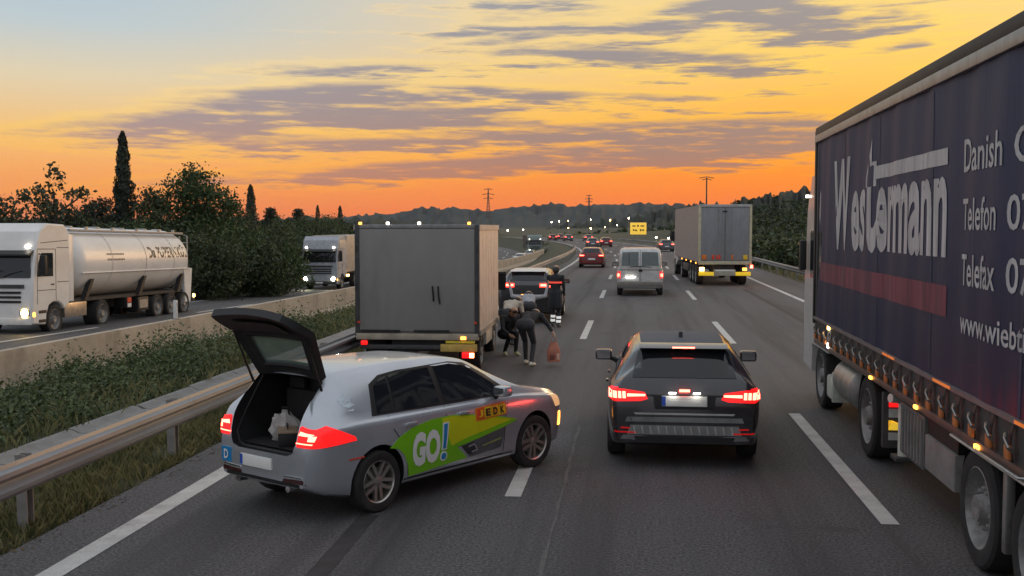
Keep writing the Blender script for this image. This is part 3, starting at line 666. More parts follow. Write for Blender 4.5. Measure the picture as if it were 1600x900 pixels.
# ------------------------------------------------------------------ car bodies
def sst(x, a, b): t = min(1, max(0, (x-a)/(b-a))); return t*t*(3-2*t)
def car_shell(S):
    def smoothed(pts, xs_, k=3):
        y = np.interp(xs_, [q[0] for q in pts], [q[1] for q in pts]); 
        for _ in range(k): y[1:-1] = .25*y[:-2]+.5*y[1:-1]+.25*y[2:]
        return y
    L = S['L']; xs_ = np.concatenate([np.linspace(0, .5, 22), np.linspace(.5, L-.5, 44)[1:-1], np.linspace(L-.5, L, 18)])
    T = smoothed(S['top'], xs_, 2); W = smoothed(S['plan'], xs_, 2); Z0 = smoothed(S['bot'], xs_, 2); ZB = smoothed(S['belt'], xs_, 2); WR = smoothed(S['roofw'], xs_, 2)
    rings = []
    for T_, w_, z0, zb, wr in zip(T, W, Z0, ZB, WR):
        zs = min(zb, T_-.04); k = sst(T_-zs, .04, .34); hb = zs-z0
        re = .88*w_+(wr-.88*w_)*k; dr = .012+.075*k
        cp = [(0, z0), (.70*w_, z0), (.90*w_, z0+.02*hb), (.955*w_, z0+.09*hb), (.975*w_, z0+.22*hb), (.995*w_, z0+.45*hb), (w_, z0+.66*hb), (.992*w_, z0+.86*hb), (.965*w_, z0+.97*hb), (.935*w_, zs+.012*k),
              ((.935*w_)*(1-.5)+re*.5+.012*k, zs+(T_-dr-zs)*.5), (re, T_-dr), (re-.05*k-.02, T_-dr*.42), (re*.80, T_-dr*.16), (re*.4, T_-.004), (0, T_)]
        P = np.array(cp); Q = np.vstack([2*P[0]-P[1], P, 2*P[-1]-P[-2]]); out = []
        for i in range(1, len(Q)-2):
            for t in (0, .5):
                a, b_, c, d = Q[i-1], Q[i], Q[i+1], Q[i+2]
                out.append(.5*((2*b_)+(-a+c)*t+(2*a-5*b_+4*c-d)*t*t+(-a+3*b_-3*c+d)*t**3))
        out.append(P[-1]); rings.append(np.array(out))
    vs = []; n = len(rings[0]); N = 2*n-2
    for x, r in zip(xs_, rings):
        vs += [(x, q[0], q[1]) for q in r]+[(x, -q[0], q[1]) for q in r[-2:0:-1]]
    fs = [(i*N+j, (i+1)*N+j, (i+1)*N+(j+1) % N, i*N+(j+1) % N) for i in range(len(xs_)-1) for j in range(N)]
    fs += [tuple(range(N)), tuple(range((len(xs_)-1)*N, len(xs_)*N))[::-1]]
    return vs, fs
def build_body(S, root, paint, cut_extra=[]):
    vs, fs = car_shell(S); b = B().add(vs, fs); o = b.obj('body', [paint, BLACK], root, smooth=40)
    bvh = BVHTree.FromPolygons([Vector(v) for v in vs], fs)
    cut = []
    for ax in S['axles']:
        for s in (-1, 1):
            rr = S['r']+S.get('gap', .05); n = 32
            q = B().prism([(ax+rr*math.cos(k*2*math.pi/n), S['r']+.01+rr*math.sin(k*2*math.pi/n)) for k in range(n)], 'y', s*.58, s*1.4)
            cut.append(q.obj('cutter', [BLACK, BLACK], root, smooth=0))
    for q in cut_extra: cut.append(q.obj('cutter', [BLACK, BLACK], root, smooth=0))
    boolean(o, cut); return o, bvh
def arc(cx, cz, r, a0, a1, n=10): return [(cx+r*math.cos(R(a0+(a1-a0)*i/n)), cz+r*math.sin(R(a0+(a1-a0)*i/n))) for i in range(n+1)]
def mirror(root, w_, x, z, paint, sc_=1.):
    for s in (-1, 1):
        b = B(); b.box(-.085*sc_, .085*sc_, -.11*sc_, .11*sc_, -.065*sc_, .075*sc_, bev=.035*sc_); o = b.obj('wing_mirror', paint, root, smooth=60, loc=(x, s*(w_+.10*sc_), z))
        B().box(-.088*sc_, -.086*sc_, -.085*sc_, .085*sc_, -.045*sc_, .055*sc_).obj('mirror_glass', CHROME, o, smooth=0)
        B().tube([(0, -s*.08*sc_, -.04), (.03, -s*.2*sc_, -.09)], [.03, .035], 8).obj('mirror_arm', BLACK, o)
def plate(root, bvh, axis, u, z, w_=.52, h=.115, eu='left', lamp=True):
    q0, _ = proj(bvh, axis, u, z, 0); s = -1 if axis == 'x-' else 1
    xs_ = [proj(bvh, axis, u+d*w_/2, z+e*h/2, 0)[0].x for d in (-1, 1) for e in (-1, 1)]; x0 = (min(xs_) if s < 0 else max(xs_))
    o = B().box(x0-.012, x0+.004, u-w_/2, u+w_/2, z-h/2, z+h/2, bev=.004).obj('number_plate', PLATE, root) if s < 0 else B().box(x0-.004, x0+.012, u-w_/2, u+w_/2, z-h/2, z+h/2, bev=.004).obj('number_plate', PLATE, root)
    xx = x0-.0135 if s < 0 else x0+.0135
    left = u+w_/2 if s < 0 else u-w_/2; d = -.045 if s < 0 else .045
    B().box(min(xx, xx+.001), max(xx, xx+.001), min(left, left+d), max(left, left+d), z-h/2+.005, z+h/2-.005).obj('blue_band', EUBLUE, o, smooth=0)
    if lamp:
        for d in (-.14, .14): B().box(x0-.05, x0-.02, u+d-.04, u+d+.04, z+h/2+.035, z+h/2+.045).obj('plate_lamp', PLAMP, root, smooth=0)
    return o

# ---------------- the silver hatchback with its tailgate up
SILVER = mat('silver_paint', (.56,.59,.64), .24, .6, var=.05, scale=2, coat=.6, dirt=((.20,.19,.18), .18))
GREEN = mat('decal_green', (.20,.55,.01), .35, var=.05); YELLOW = mat('decal_yellow', (.62,.66,.01), .35, var=.05); DWHITE = mat('decal_white', (.82,.82,.80), .35, var=.04)
DBLUE = mat('decal_blue', (.01,.24,.55), .35); DRED = mat('decal_red', (.72,.06,.02), .35); DORANGE = mat('decal_orange', (.75,.20,.02), .35); DBLACK = mat('decal_black', (.01,.01,.01), .4); DYEL = mat('decal_amber', (.85,.55,.02), .35)
GREYD = mat('decal_grey', (.30,.31,.33), .4); GREYDK = mat('decal_dark_grey', (.03,.03,.035), .4)
GOLF = dict(L=4.26, r=.318, axles=(.83, 3.45),
    top=[(0,.74), (.02,.86), (.05,.97), (.10,1.06), (.25,1.27), (.39,1.41), (.48,1.45), (.9,1.478), (1.5,1.48), (2.1,1.465), (2.47,1.405), (2.82,1.24), (3.18,1.045), (3.28,1.01), (3.6,.96), (3.95,.88), (4.12,.80), (4.2,.70), (4.26,.60)],
    plan=[(0,.70), (.05,.78), (.15,.84), (.35,.875), (.8,.893), (2.2,.895), (3.4,.89), (3.8,.86), (4.05,.79), (4.18,.70), (4.26,.56)],
    bot=[(0,.36), (.2,.27), (.5,.20), (3.7,.19), (4.05,.22), (4.26,.32)],
    belt=[(0,.93), (.6,.96), (2.0,.945), (3.2,.92), (4.26,.80)],
    roofw=[(0,.60), (.4,.60), (.6,.62), (1.5,.645), (2.4,.62), (3.2,.70), (4.26,.7)])
GC, GS = math.cos(R(58)), math.sin(R(58)); GL = (-2.454-(GC*.83*.97+GS*.885*.90), 10.24-(GS*.83*.97-GC*.885*.90), 0)
g = thing('hatchback_car', 'silver hatchback with raised tailgate and green livery stopped across the lane', 'car', GL, R(58))
g.scale = (.97, .90, .97)
opening = B()
op = [(-.50,.69), (-.40,.66), (.40,.66), (.50,.69), (.545,.80), (.555,1.0), (.545,1.20), (.535,1.35), (.48,1.392), (-.48,1.392), (-.535,1.35), (-.545,1.20), (-.555,1.0), (-.545,.80)]
opening.prism(op, 'x', -.5, .78)
body, bv = build_body(GOLF, g, SILVER, [opening])
for s, ax in ((-1, 'y-'), (1, 'y+')):
    panel(B(), bv, ax, [(.78,.985), (3.08,.945), (2.74,1.19), (2.42,1.355), (2.15,1.395), (1.3,1.39), (1.02,1.365), (.86,1.29)], .003, .06).obj('window_surround', BLACK, g)
    for nm, poly in (('quarter_window', [(.86,1.005), (1.08,1.0), (1.11,1.345), (1.02,1.33), (.91,1.26)]), ('rear_door_window', [(1.12,1.0), (1.80,.985), (1.77,1.368), (1.30,1.365), (1.15,1.35)]), ('front_door_window', [(1.89,.985), (2.78,.97), (2.81,1.08), (2.40,1.325), (2.14,1.37), (1.86,1.37)])):
        panel(B(), bv, ax, poly, .008, .06).obj(nm, GLASS, g)
    panel(B(), bv, ax, [(2.82,.972), (3.0,.962), (2.84,1.065)], .008, .06).obj('door_mirror_triangle', BLACK, g)
    b = B(); strip(b, bv, ax, [(1.845,.27), (1.845,.95)]); strip(b, bv, ax, [(2.93,.93), (2.86,.7), (2.84,.30)]); strip(b, bv, ax, [(1.0,.96), (1.04,.82), (1.16,.66), (1.24,.5), (1.26,.30)]); strip(b, bv, ax, [(1.25,.275), (2.84,.275)])
    b.obj('door_seams', BLACK, g, smooth=0)
    panel(B(), bv, ax, [(1.20,.215), (3.02,.215), (3.02,.275), (1.20,.275)], .006, .1).obj('sill', BLACK, g)
    for hx, hz in ((1.18,.845), (2.02,.845)):
        q, n_ = proj(bv, ax, hx+.1, hz, .02); B().box(-.085, .085, -.014, .018, -.018, .018, bev=.012).obj('door_handle', SILVER, g, loc=q)
    lp = [(.06,.93), (.20,.965), (.50,.83), (.52,.79), (.06,.765)]       # tail lamp, side part
    panel(B(), bv, ax, lp, .008, .03).obj('tail_lamp', TAIL, g)
    panel(B(), bv, ax, [(.42,.60), (.62,.60), (.62,.615), (.42,.615)], .004).obj('side_reflector', DRED, g)
    panel(B(), bv, ax, [(3.93,.68), (4.13,.68), (4.05,.80), (3.80,.86)], .008, .03).obj('headlamp', mat('headlamp_glass', (.5,.5,.52), .1, emis=(1,.5,.15), es=.5), g)
    panel(B(), bv, ax, [(4.02,.43), (4.10,.43), (4.08,.60), (4.03,.60)], .01, .03).obj('front_indicator', AMBER, g)
# rear face details
for s in (-1, 1):
    panel(B(), bv, 'x-', [(s*.565,.765), (s*.79,.765), (s*.80,.93), (s*.60,.965), (s*.575,.95)], .009, .03).obj('tail_lamp', TAIL, g)
    b = B(); panel(b, bv, 'x-', [(s*.575,.875), (s*.74,.875), (s*.77,.895), (s*.60,.915)], .013, .03); panel(b, bv, 'x-', [(s*.71,.83), (s*.775,.83), (s*.785,.88), (s*.72,.88)], .013, .03); panel(b, bv, 'x-', [(s*.56,.797), (s*.76,.797), (s*.765,.808), (s*.56,.808)], .012, .03)
    b.obj('lamp_bar', TAILB, g)
    panel(B(), bv, 'x-', [(s*.34,.40), (s*.70,.405), (s*.66,.45), (s*.36,.435)], .006, .04).obj('bumper_reflector', mat('reflector_dark', (.06,.02,.02), .2), g)
    panel(B(), bv, 'x-', [(s*.36,.455), (s*.66,.462), (s*.64,.475), (s*.37,.466)], .008, .04).obj('bumper_trim', CHROME, g)
panel(B(), bv, 'x-', [(-.62,.365), (.62,.365), (.60,.40), (-.60,.40)], .004, .05).obj('rear_valance', BLACK, g)
for s in (-1, 1): B().lathe([(-.06,.001), (-.06,.035), (.06,.04), (.06,.034), (0,.03)], 14, (.06, s*.42, .335), 'x').obj('exhaust_tip', CHROME, g)
plate(g, bv, 'x-', .10, .545, lamp=False)
# blue square on the bumper corner
panel(B(), bv, 'x-', [(.53,.49), (.69,.49), (.69,.64), (.53,.64)], .006, .03).obj('blue_sticker', DBLUE, g)
b = B(); decal_text(b, bv, 'x-', 'D', .57, .645, .515, .615, .012, 0, .03, flip=True); b.obj('sticker_letter', DWHITE, g, smooth=0)
# load bay lining, parcel shelf seat backs
TRIM = mat('interior_trim', (.022,.020,.021), .85)
B().box(.70, .77, -.50, .50, .70, 1.18, bev=.03).obj('seat_back', TRIM, g)
for s in (-.3, .3): B().box(.69, .75, s-.13, s+.13, 1.19, 1.31, bev=.03).obj('headrest', TRIM, g)
B().box(.16, .70, -.53, .53, .672, .69).obj('load_floor', TRIM, g, smooth=0)
b = B(); b.prism([(y*1.0, z) for y, z in op], 'x', .10, .13)
fr = B()
for (a, c) in zip(op, op[1:]+op[:1]): fr.tube([(.0+max(0, (a[1]-.8))*.62+.09, a[0]*1.0, a[1]), (.0+max(0, (c[1]-.8))*.62+.09, c[0], c[1])], .016, 6)
fr.obj('opening_seal', BLACK, g)
# tailgate: window part then lower part, outer skin silver, inner trim black
HX, HZ = .47, 1.415
def gate(u, v, t):
    """u -1..1 across, v 0..1 from the hinge, t offset towards the inside"""
    s = v*.95; a1, a2 = R(62), R(30); l1 = .55
    if s < l1: x, z = -s*math.cos(a1), s*math.sin(a1); n = (math.sin(a1), -math.cos(a1))
    else: x, z = -l1*math.cos(a1)-(s-l1)*math.cos(a2), l1*math.sin(a1)+(s-l1)*math.sin(a2); n = (math.sin(a2), -math.cos(a2))
    k = sst(s, l1-.12, l1+.12); nx = -math.sin(a1)*(1-k)-math.sin(a2)*k; nz = -math.cos(a1)*(1-k)-math.cos(a2)*k
    hw = (.52+.12*min(1, s/.5)-.10*max(0, (s-.72)/.28)**2); crown = .045*(u*u)
    return (HX+x+nx*t+nx*crown, u*hw, HZ+z+nz*(t+crown))
tg = bpy.data.objects.new('tailgate', None); COL.objects.link(tg); tg.parent = g
def holed(t, off_=0.):
    vs = []; fs = []; NU, NV = 24, 30
    for i in range(NU+1):
        for j in range(NV+1): vs.append(gate(-1+2*i/NU, j/NV, t))
    for i in range(NU):
        for j in range(NV):
            u = -1+2*(i+.5)/NU; v = (j+.5)/NV
            if abs(u) < .74 and .12 < v < .50: continue
            k = NV+1; fs.append((i*k+j, (i+1)*k+j, (i+1)*k+j+1, i*k+j+1))
    return vs, fs
vs, fs = holed(0); vi, fi = holed(.075)
b = B(); b.add(vs, fs, 0)
NV = 31
edge = [i*NV for i in range(25)]+[24*NV+j for j in range(NV)]+[i*NV+30 for i in range(24, -1, -1)]+[j for j in range(30, -1, -1)]
b.add([vs[i] for i in edge]+[vi[i] for i in edge], [(i, i+1, len(edge)+i+1, len(edge)+i) for i in range(len(edge)-1)], 1)
b.obj('gate_skin', [SILVER, BLACK], tg, smooth=50, fix=False)
b = B(); b.add(vi, fi); b.obj('gate_lining', BLACK, tg, smooth=50, fix=False)
b = B(); b.grid(lambda i, j: gate(-.75+1.5*i, .11+.40*j, .035), 10, 6); b.obj('gate_window', mat('gate_glass', (.22,.30,.26), .12, var=.05, alpha=.75), tg, fix=False)
fr = B(); cs_ = [(-.75,.115), (.75,.115), (.75,.505), (-.75,.505), (-.75,.115)]
for (a, c) in zip(cs_[:-1], cs_[1:]): fr.tube([gate(a[0]+(c[0]-a[0])*t, a[1]+(c[1]-a[1])*t, .06) for t in np.linspace(0, 1, 7)], .026, 6)
fr.obj('window_frame', BLACK, tg)
b = B(); b.grid(lambda i, j: gate(-.62+1.24*i, .62+.26*j, .10-.0*j), 10, 6); b.grid(lambda i, j: gate(-.62+1.24*i, .62+.26*j, .07), 10, 6); b.obj('inner_panel', mat('gate_inner_trim', (.03,.03,.032), .7), tg, fix=False)
B().tube([gate(-.3, .965, .05), gate(.3, .965, .05)], .02, 6).obj('gate_spoiler_seal', BLACK, tg)
for s in (-1, 1): B().tube([(.40, s*.56, 1.10), gate(s*.93, .62, .09)], [.016, .010], 8).obj('gas_strut', BLACK, tg)
for xx, yy in ((.83, .89), (.83, -.89), (3.45, .885), (3.45, -.885)): car_wheel(g, xx, yy, .318, .21, 'twin', steer=R(-6) if xx > 2 else 0)
mirror(g, .885, 2.72, 1.02, SILVER, .85)
panel(B(), bv, 'z', [(2.54,-.52), (3.12,-.62), (3.12,.62), (2.54,.52)], .006, .08).obj('windscreen', GLASS, g)
panel(B(), bv, 'x+', [(-.6,.42), (.6,.42), (.6,.52), (-.6,.52)], .004, .08).obj('front_grille', BLACK, g)
# livery on both flanks (right flank is the one in view)
for ax, vis in (('y-', True), ('y+', False)):
    gp = [(.98,.635), (1.10,.725), (1.30,.80), (1.60,.845), (1.90,.848), (2.20,.82), (2.60,.755), (3.02,.665), (3.08,.640), (2.80,.585), (2.40,.53), (2.02,.48), (2.20,.335), (1.27,.29), (1.245,.42), (1.19,.53), (1.10,.61)]
    panel(B(), bv, ax, gp, .004, .05).obj('green_swoosh', GREEN, g)
    panel(B(), bv, ax, [(1.76,.83), (1.95,.838), (2.25,.80), (2.62,.735), (2.98,.66), (2.60,.615), (2.15,.56), (1.92,.515), (1.86,.62)], .006, .05).obj('yellow_swoosh', YELLOW, g)
    f = ax == 'y+'
    b = B(); decal_text(b, bv, ax, 'GO', 1.30, 1.73, .375, .74, .010, 0, .055, f); b.obj('livery_letters', DWHITE, g, smooth=0)
    b = B(); panel(b, bv, ax, [(1.755,.49), (1.835,.49), (1.87,.785), (1.775,.785)], .009, .05); panel(b, bv, ax, arc(1.795, .42, .055, 0, 340, 12), .009); b.obj('exclamation_outline', DWHITE, g)
    b = B(); panel(b, bv, ax, [(1.775,.505), (1.818,.505), (1.848,.77), (1.79,.77)], .012, .05); panel(b, bv, ax, arc(1.795, .42, .038, 0, 340, 12), .012); b.obj('exclamation_mark', DBLUE, g)
    panel(B(), bv, ax, [(2.08,.485), (2.85,.585), (2.80,.36), (2.24,.335)], .005, .05).obj('grey_livery_block', mat('livery_grey', (.10,.105,.11), .4), g)
    b = B(); panel(b, bv, ax, [(2.10,.475), (2.30,.50), (2.36,.385), (2.22,.365)], .008, .05); b.obj('livery_dark_patch', GREYDK, g)
    b = B(); strip(b, bv, ax, [(2.20,.46), (2.30,.475), (2.36,.40), (2.26,.39)], .02, .011); b.obj('livery_emblem', GREYD, g)
    b = B(); strip(b, bv, ax, [(2.45,.43), (2.78,.47)], .022, .010); b.obj('livery_line', mat('decal_olive', (.28,.32,.12), .4), g)
    panel(B(), bv, ax, [(2.32,.735), (2.34,.72), (2.86,.735), (2.88,.75), (2.87,.865), (2.85,.88), (2.34,.868), (2.32,.85)], .008, .05).obj('badge_border', DORANGE, g)
    b = B(); xs_ = [2.345, 2.47, 2.60, 2.73, 2.855]
    for i, (u0, u1) in enumerate(zip(xs_[:-1], xs_[1:])): panel(b, bv, ax, [(u0+.004,.742), (u1-.004,.747), (u1-.004,.858), (u0+.004,.852)], .011, .05, mi=i % 2 if i else 2)
    b.obj('badge_tiles', [DYEL, mat('decal_gold', (.72,.62,.02), .35), DRED], g)
    for i, c in enumerate('JEDK'):
        b = B(); decal_text(b, bv, ax, c, xs_[i]+.025, xs_[i+1]-.025, .757, .84, .015, 0, .05, f); b.obj('badge_letter', DBLACK if i else DYEL, g, smooth=0)
    b = B()
    for pl in ([(.46,1.10), (.46,1.14), (.45,1.20), (.42,1.18)], [(.44,1.12), (.55,1.15), (.60,1.12), (.52,1.10)], [(.43,1.165), (.49,1.24), (.50,1.17)], [(.47,1.07), (.58,1.085), (.56,1.065)], [(.52,1.16), (.57,1.20), (.56,1.15)]): panel(b, bv, ax, pl, .004, .03)
    b.obj('pillar_emblem', mat('decal_skyblue', (.70,.82,.95), .35), g)
# things lying in the load bay
def local(px, py, pz_): px *= .97; py *= .90; return (GL[0]+GC*px-GS*py, GL[1]+GS*px+GC*py, pz_*.97)
t = thing('cloth_bag', 'crumpled pale bag inside the open boot of the silver hatchback', 'bag', local(.42, .16, .692))
bm_ = bmesh.new(); bmesh.ops.create_icosphere(bm_, subdivisions=3, radius=1); bm_.verts.index_update()
vs = [(v.co.x*.15*(1+.25*math.sin(v.co.z*9+v.co.x*6)), v.co.y*.12*(1+.2*math.sin(v.co.x*8)), max(0, (v.co.z+.55))*.17*(1+.2*math.sin(v.co.y*9))) for v in bm_.verts]; fs = [[v.index for v in f.verts] for f in bm_.faces]; bm_.free()
B().add(vs, fs).obj('bag_cloth', mat('pale_cloth', (.50,.47,.44), .85, bump=.5), t); B().tube([(-.05,0,.24), (-.03,0,.33), (.03,0,.33), (.05,0,.24)], .010, 6).obj('bag_handle', BLACK, t)
t = thing('toolbox', 'small dark box with pale lid inside the open boot', 'box', local(.30, -.04, .692), R(20))
B().box(-.09, .09, -.16, .16, 0, .13, bev=.012).obj('box_body', BLACK, t); B().box(-.095, .095, -.165, .165, .13, .155, bev=.008).obj('box_lid', mat('tan_lid', (.35,.25,.17), .6), t); B().tube([(0,-.07,.15), (0,-.06,.19), (0,.06,.19), (0,.07,.15)], .009, 6).obj('box_handle', BLACK, t)
# ------------------------------------------------------------------ other cars, built on the same kind of shell
def simple_car(S, label, loc, rz, paint, cat='car', name='car', group=None, rear=None, detail=2, wheelm=ALLOY, roofm=None, trim=None):
    g = thing(name, label, cat, loc, rz, group); body, bv = build_body(S, g, paint); L = S['L']; w_ = S['w']; xr, xf = S['axles']; zb = S['zb']; zr = S['zr']
    for ax in ('y-', 'y+'):
        for nm, poly in S['glass']: panel(B(), bv, ax, poly, .006, .08).obj(nm, GLASS, g)
        if detail > 1:
            b = B()
            for sm in S['seams']: strip(b, bv, ax, sm)
            b.obj('door_seams', BLACK, g, smooth=0)
            for hx in S['handles']:
                q, n_ = proj(bv, ax, hx, zb-.10, .02); B().box(-.09, .09, -.014, .018, -.017, .017, bev=.012).obj('door_handle', paint, g, loc=q)
    panel(B(), bv, 'z', S['screen'], .006, .1).obj('windscreen', GLASS, g)
    for s in (-1, 1):
        car_wheel(g, xr, s*(w_-.005), S['r'], .22, 'seven', wheelm); car_wheel(g, xf, s*(w_-.005), S['r'], .22, 'seven', wheelm)
    mirror(g, w_-.01, S['mx'], zb+.06, trim or paint, S.get('ms', 1.))
    return g, body, bv
A3 = dict(L=4.34, r=.325, w=.908, zb=.95, zr=1.43, axles=(.86, 3.50), mx=2.72, ms=1.05,
    top=[(0,.78), (.02,.90), (.06,1.0), (.10,1.05), (.28,1.20), (.44,1.345), (.52,1.385), (.9,1.425), (1.5,1.44), (2.0,1.43), (2.4,1.37), (2.8,1.19), (3.15,1.03), (3.3,.99), (3.7,.94), (4.05,.85), (4.2,.76), (4.34,.62)],
    plan=[(0,.78), (.05,.83), (.15,.87), (.35,.89), (.8,.907), (2.2,.905), (3.5,.90), (3.9,.87), (4.12,.80), (4.25,.70), (4.34,.56)],
    bot=[(0,.30), (.2,.24), (.5,.20), (3.7,.19), (4.05,.22), (4.34,.32)], belt=[(0,.92), (.6,.96), (2.0,.945), (3.2,.92), (4.34,.80)], roofw=[(0,.58), (.4,.575), (.6,.60), (1.5,.625), (2.4,.60), (3.3,.70), (4.34,.7)],
    glass=[('side_window', [(.78,1.0), (1.72,.985), (1.70,1.335), (1.2,1.335), (.95,1.29)]), ('side_window', [(1.80,.985), (2.80,.965), (2.35,1.28), (2.1,1.335), (1.78,1.335)])],
    seams=[[(1.76,.27), (1.76,.95)], [(2.96,.92), (2.92,.30)], [(.92,.96), (1.22,.62), (1.26,.28)]], handles=(1.3, 2.15), screen=[(2.5,-.52), (3.1,-.64), (3.1,.64), (2.5,.52)])
DARK = mat('dark_grey_paint', (.062,.060,.066), .24, .5, var=.08, coat=.8, dirt=((.07,.06,.055), .15))
ADARK = mat('roof_sky_sheen', (.11,.12,.145), .6, .0, var=.08, spec=.12)  # dark car's roof, blue-grey sky reflection put into the base colour
SILVT = mat('satin_silver', (.55,.56,.53), .35, .3)
g, body, bv = simple_car(A3, 'dark grey hatchback with glowing brake lights in the middle lane', (.61, 13.36-.86, 0), R(90), DARK)
panel(B(), bv, 'z', [(.62,-.50), (2.25,-.52), (2.25,.52), (.62,.50)], .003, .1).obj('roof_panel', ADARK, g)
rw = [(-.60,1.05), (.60,1.05), (.565,1.20), (.525,1.325), (.46,1.34), (-.46,1.34), (-.525,1.325), (-.565,1.20)]
panel(B(), bv, 'x-', rw, .006, .06).obj('rear_window', GLASS, g)
b = B(); b.prism([(.34,1.372), (.50,1.352), (.62,1.385), (.60,1.412), (.45,1.405)], 'y', -.52, .52); sp_ = b.obj('roof_spoiler', DARK, g, smooth=30)
B().box(.335, .345, -.13, .13, 1.373, 1.389).obj('high_brake_lamp', TAILB, g, smooth=0)
B().prism([(1.05,1.425), (1.25,1.432), (1.10,1.50), (1.07,1.50)], 'y', -.022, .022).obj('roof_aerial', BLACK, g)
panel(B(), bv, 'x-', [(-.80,.845), (.80,.845), (.79,.865), (-.79,.865)], .008, .05).obj('tailgate_crease', BLACK, g)
for s in (-1, 1):
    panel(B(), bv, 'x-', [(s*.42,.815), (s*.50,.79), (s*.80,.78), (s*.845,.80), (s*.84,.93), (s*.70,.925), (s*.46,.89)], .010, .03).obj('tail_lamp', TAIL, g)
    b = B(); panel(b, bv, 'x-', [(s*.45,.845), (s*.66,.838), (s*.66,.872), (s*.45,.868)], .016, .03)
    for i in range(4): panel(b, bv, 'x-', [(s*(.675+.05*i),.818), (s*(.71+.05*i),.818), (s*(.715+.05*i),.895), (s*(.68+.05*i),.895)], .016, .03)
    b.obj('lamp_bar', TAILB, g)
    panel(B(), bv, 'y-' if s < 0 else 'y+', [(.06,.80), (.30,.83), (.42,.89), (.22,.93), (.06,.94)], .008, .03).obj('tail_lamp', TAIL, g)
    panel(B(), bv, 'x-', [(s*.55,.415), (s*.80,.42), (s*.80,.435), (s*.55,.43)], .008, .03).obj('bumper_reflector', TAILD, g)
    panel(B(), bv, 'x-', [(s*.62,.465), (s*.74,.47), (s*.73,.485), (s*.63,.48)], .008, .03).obj('bumper_reflector', TAILD, g)
    b = B(); b.prism([(s*.40,.33), (s*.74,.345), (s*.70,.395), (s*.44,.385)], 'x', -.004, .2); b.obj('exhaust_trim', CHROME, g)
panel(B(), bv, 'x-', [(-.34,.70), (.34,.70), (.36,.845), (-.36,.845)], .003, .06).obj('plate_recess', BLACK, g)
plate(g, bv, 'x-', 0, .795, .52, .12)
B().box(-.022, -.008, -.06, .06, .905, .935, bev=.005).obj('tailgate_emblem', TAILB, g)
panel(B(), bv, 'x-', [(-.56,.635), (.56,.635), (.58,.655), (-.58,.655)], .010, .06).obj('chrome_strip', SILVT, g)
panel(B(), bv, 'x-', [(-.68,.55), (.68,.55), (.66,.605), (-.66,.605)], .009, .05).obj('bumper_band', mat('bumper_band_grey', (.30,.31,.30), .3, .5), g)
panel(B(), bv, 'x-', [(-.66,.40), (.66,.40), (.62,.51), (-.62,.51)], .004, .05).obj('diffuser', mat('diffuser_grey', (.26,.26,.25), .45, .2), g)
for i in range(13): 
    u = -.56+i*.0933; panel(B(), bv, 'x-', [(u,.41), (u+.012,.41), (u+.03,.50), (u+.015,.50)], .018, .05).obj('diffuser_fin', SILVT, g)
panel(B(), bv, 'x-', [(-.55,.305), (.55,.305), (.58,.38), (-.58,.38)], .006, .05).obj('rear_valance', BLACK, g)
# ---------------- white and black crossover ahead of the box truck
SUV = dict(L=4.35, r=.335, w=.90, zb=1.06, zr=1.58, axles=(.82, 3.45), mx=2.75, gap=.06,
    top=[(0,.85), (.02,1.0), (.06,1.12), (.12,1.18), (.30,1.36), (.45,1.50), (.55,1.54), (1.0,1.575), (1.6,1.585), (2.1,1.565), (2.5,1.48), (2.9,1.28), (3.2,1.14), (3.3,1.10), (3.8,1.03), (4.1,.95), (4.25,.80), (4.35,.66)],
    plan=[(0,.76), (.05,.82), (.15,.86), (.35,.885), (.8,.90), (2.2,.90), (3.5,.895), (3.9,.87), (4.15,.80), (4.27,.70), (4.35,.58)],
    bot=[(0,.36), (.2,.28), (.5,.24), (3.7,.24), (4.05,.27), (4.35,.36)], belt=[(0,1.05), (.6,1.08), (2.0,1.06), (3.2,1.02), (4.35,.9)], roofw=[(0,.58), (.4,.575), (.6,.60), (1.5,.63), (2.5,.60), (3.3,.70), (4.35,.7)],
    glass=[('side_window', [(.80,1.12), (1.72,1.10), (1.70,1.48), (1.2,1.48), (.95,1.43)]), ('side_window', [(1.80,1.10), (2.80,1.08), (2.40,1.40), (2.1,1.47), (1.78,1.48)])],
    seams=[[(1.76,.30), (1.76,1.06)], [(2.96,1.02), (2.92,.34)]], handles=(1.3, 2.15), screen=[(2.6,-.52), (3.15,-.64), (3.15,.64), (2.6,.52)])
def rear_kit(g, bv, zw0, zw1, ww, zl, lampw, pl_z, lampm=TAIL, barm=TAILB, wide=.84, plate_=True):
    panel(B(), bv, 'x-', [(-ww,zw0), (ww,zw0), (ww*.9,zw1), (-ww*.9,zw1)], .006, .08).obj('rear_window', GLASS, g)
    for s in (-1, 1):
        panel(B(), bv, 'x-', [(s*(wide-lampw),zl-.05), (s*wide,zl-.06), (s*wide,zl+.07), (s*(wide-lampw),zl+.05)], .010, .04).obj('tail_lamp', lampm, g)
        panel(B(), bv, 'x-', [(s*(wide-lampw+.03),zl-.022), (s*(wide-.03),zl-.028), (s*(wide-.03),zl+.03), (s*(wide-lampw+.03),zl+.022)], .016, .04).obj('lamp_bar', barm, g)
    if plate_: plate(g, bv, 'x-', 0, pl_z, lamp=False)
g, body, bv = simple_car(SUV, 'dark crossover with white roof and red tail lights ahead of the box truck', (-3.06, 31.2, 0), R(90), DARK, name='crossover_car', trim=BLACK)
panel(B(), bv, 'z', [(.50,-.56), (2.5,-.58), (2.5,.58), (.50,.56)], .004, .1).obj('roof_panel', WHITEP, g)
panel(B(), bv, 'x-', [(-.74,.55), (.74,.55), (.76,1.10), (.60,1.12), (-.60,1.12), (-.76,1.10)], .003, .06).obj('tailgate_panel', BLACK, g)
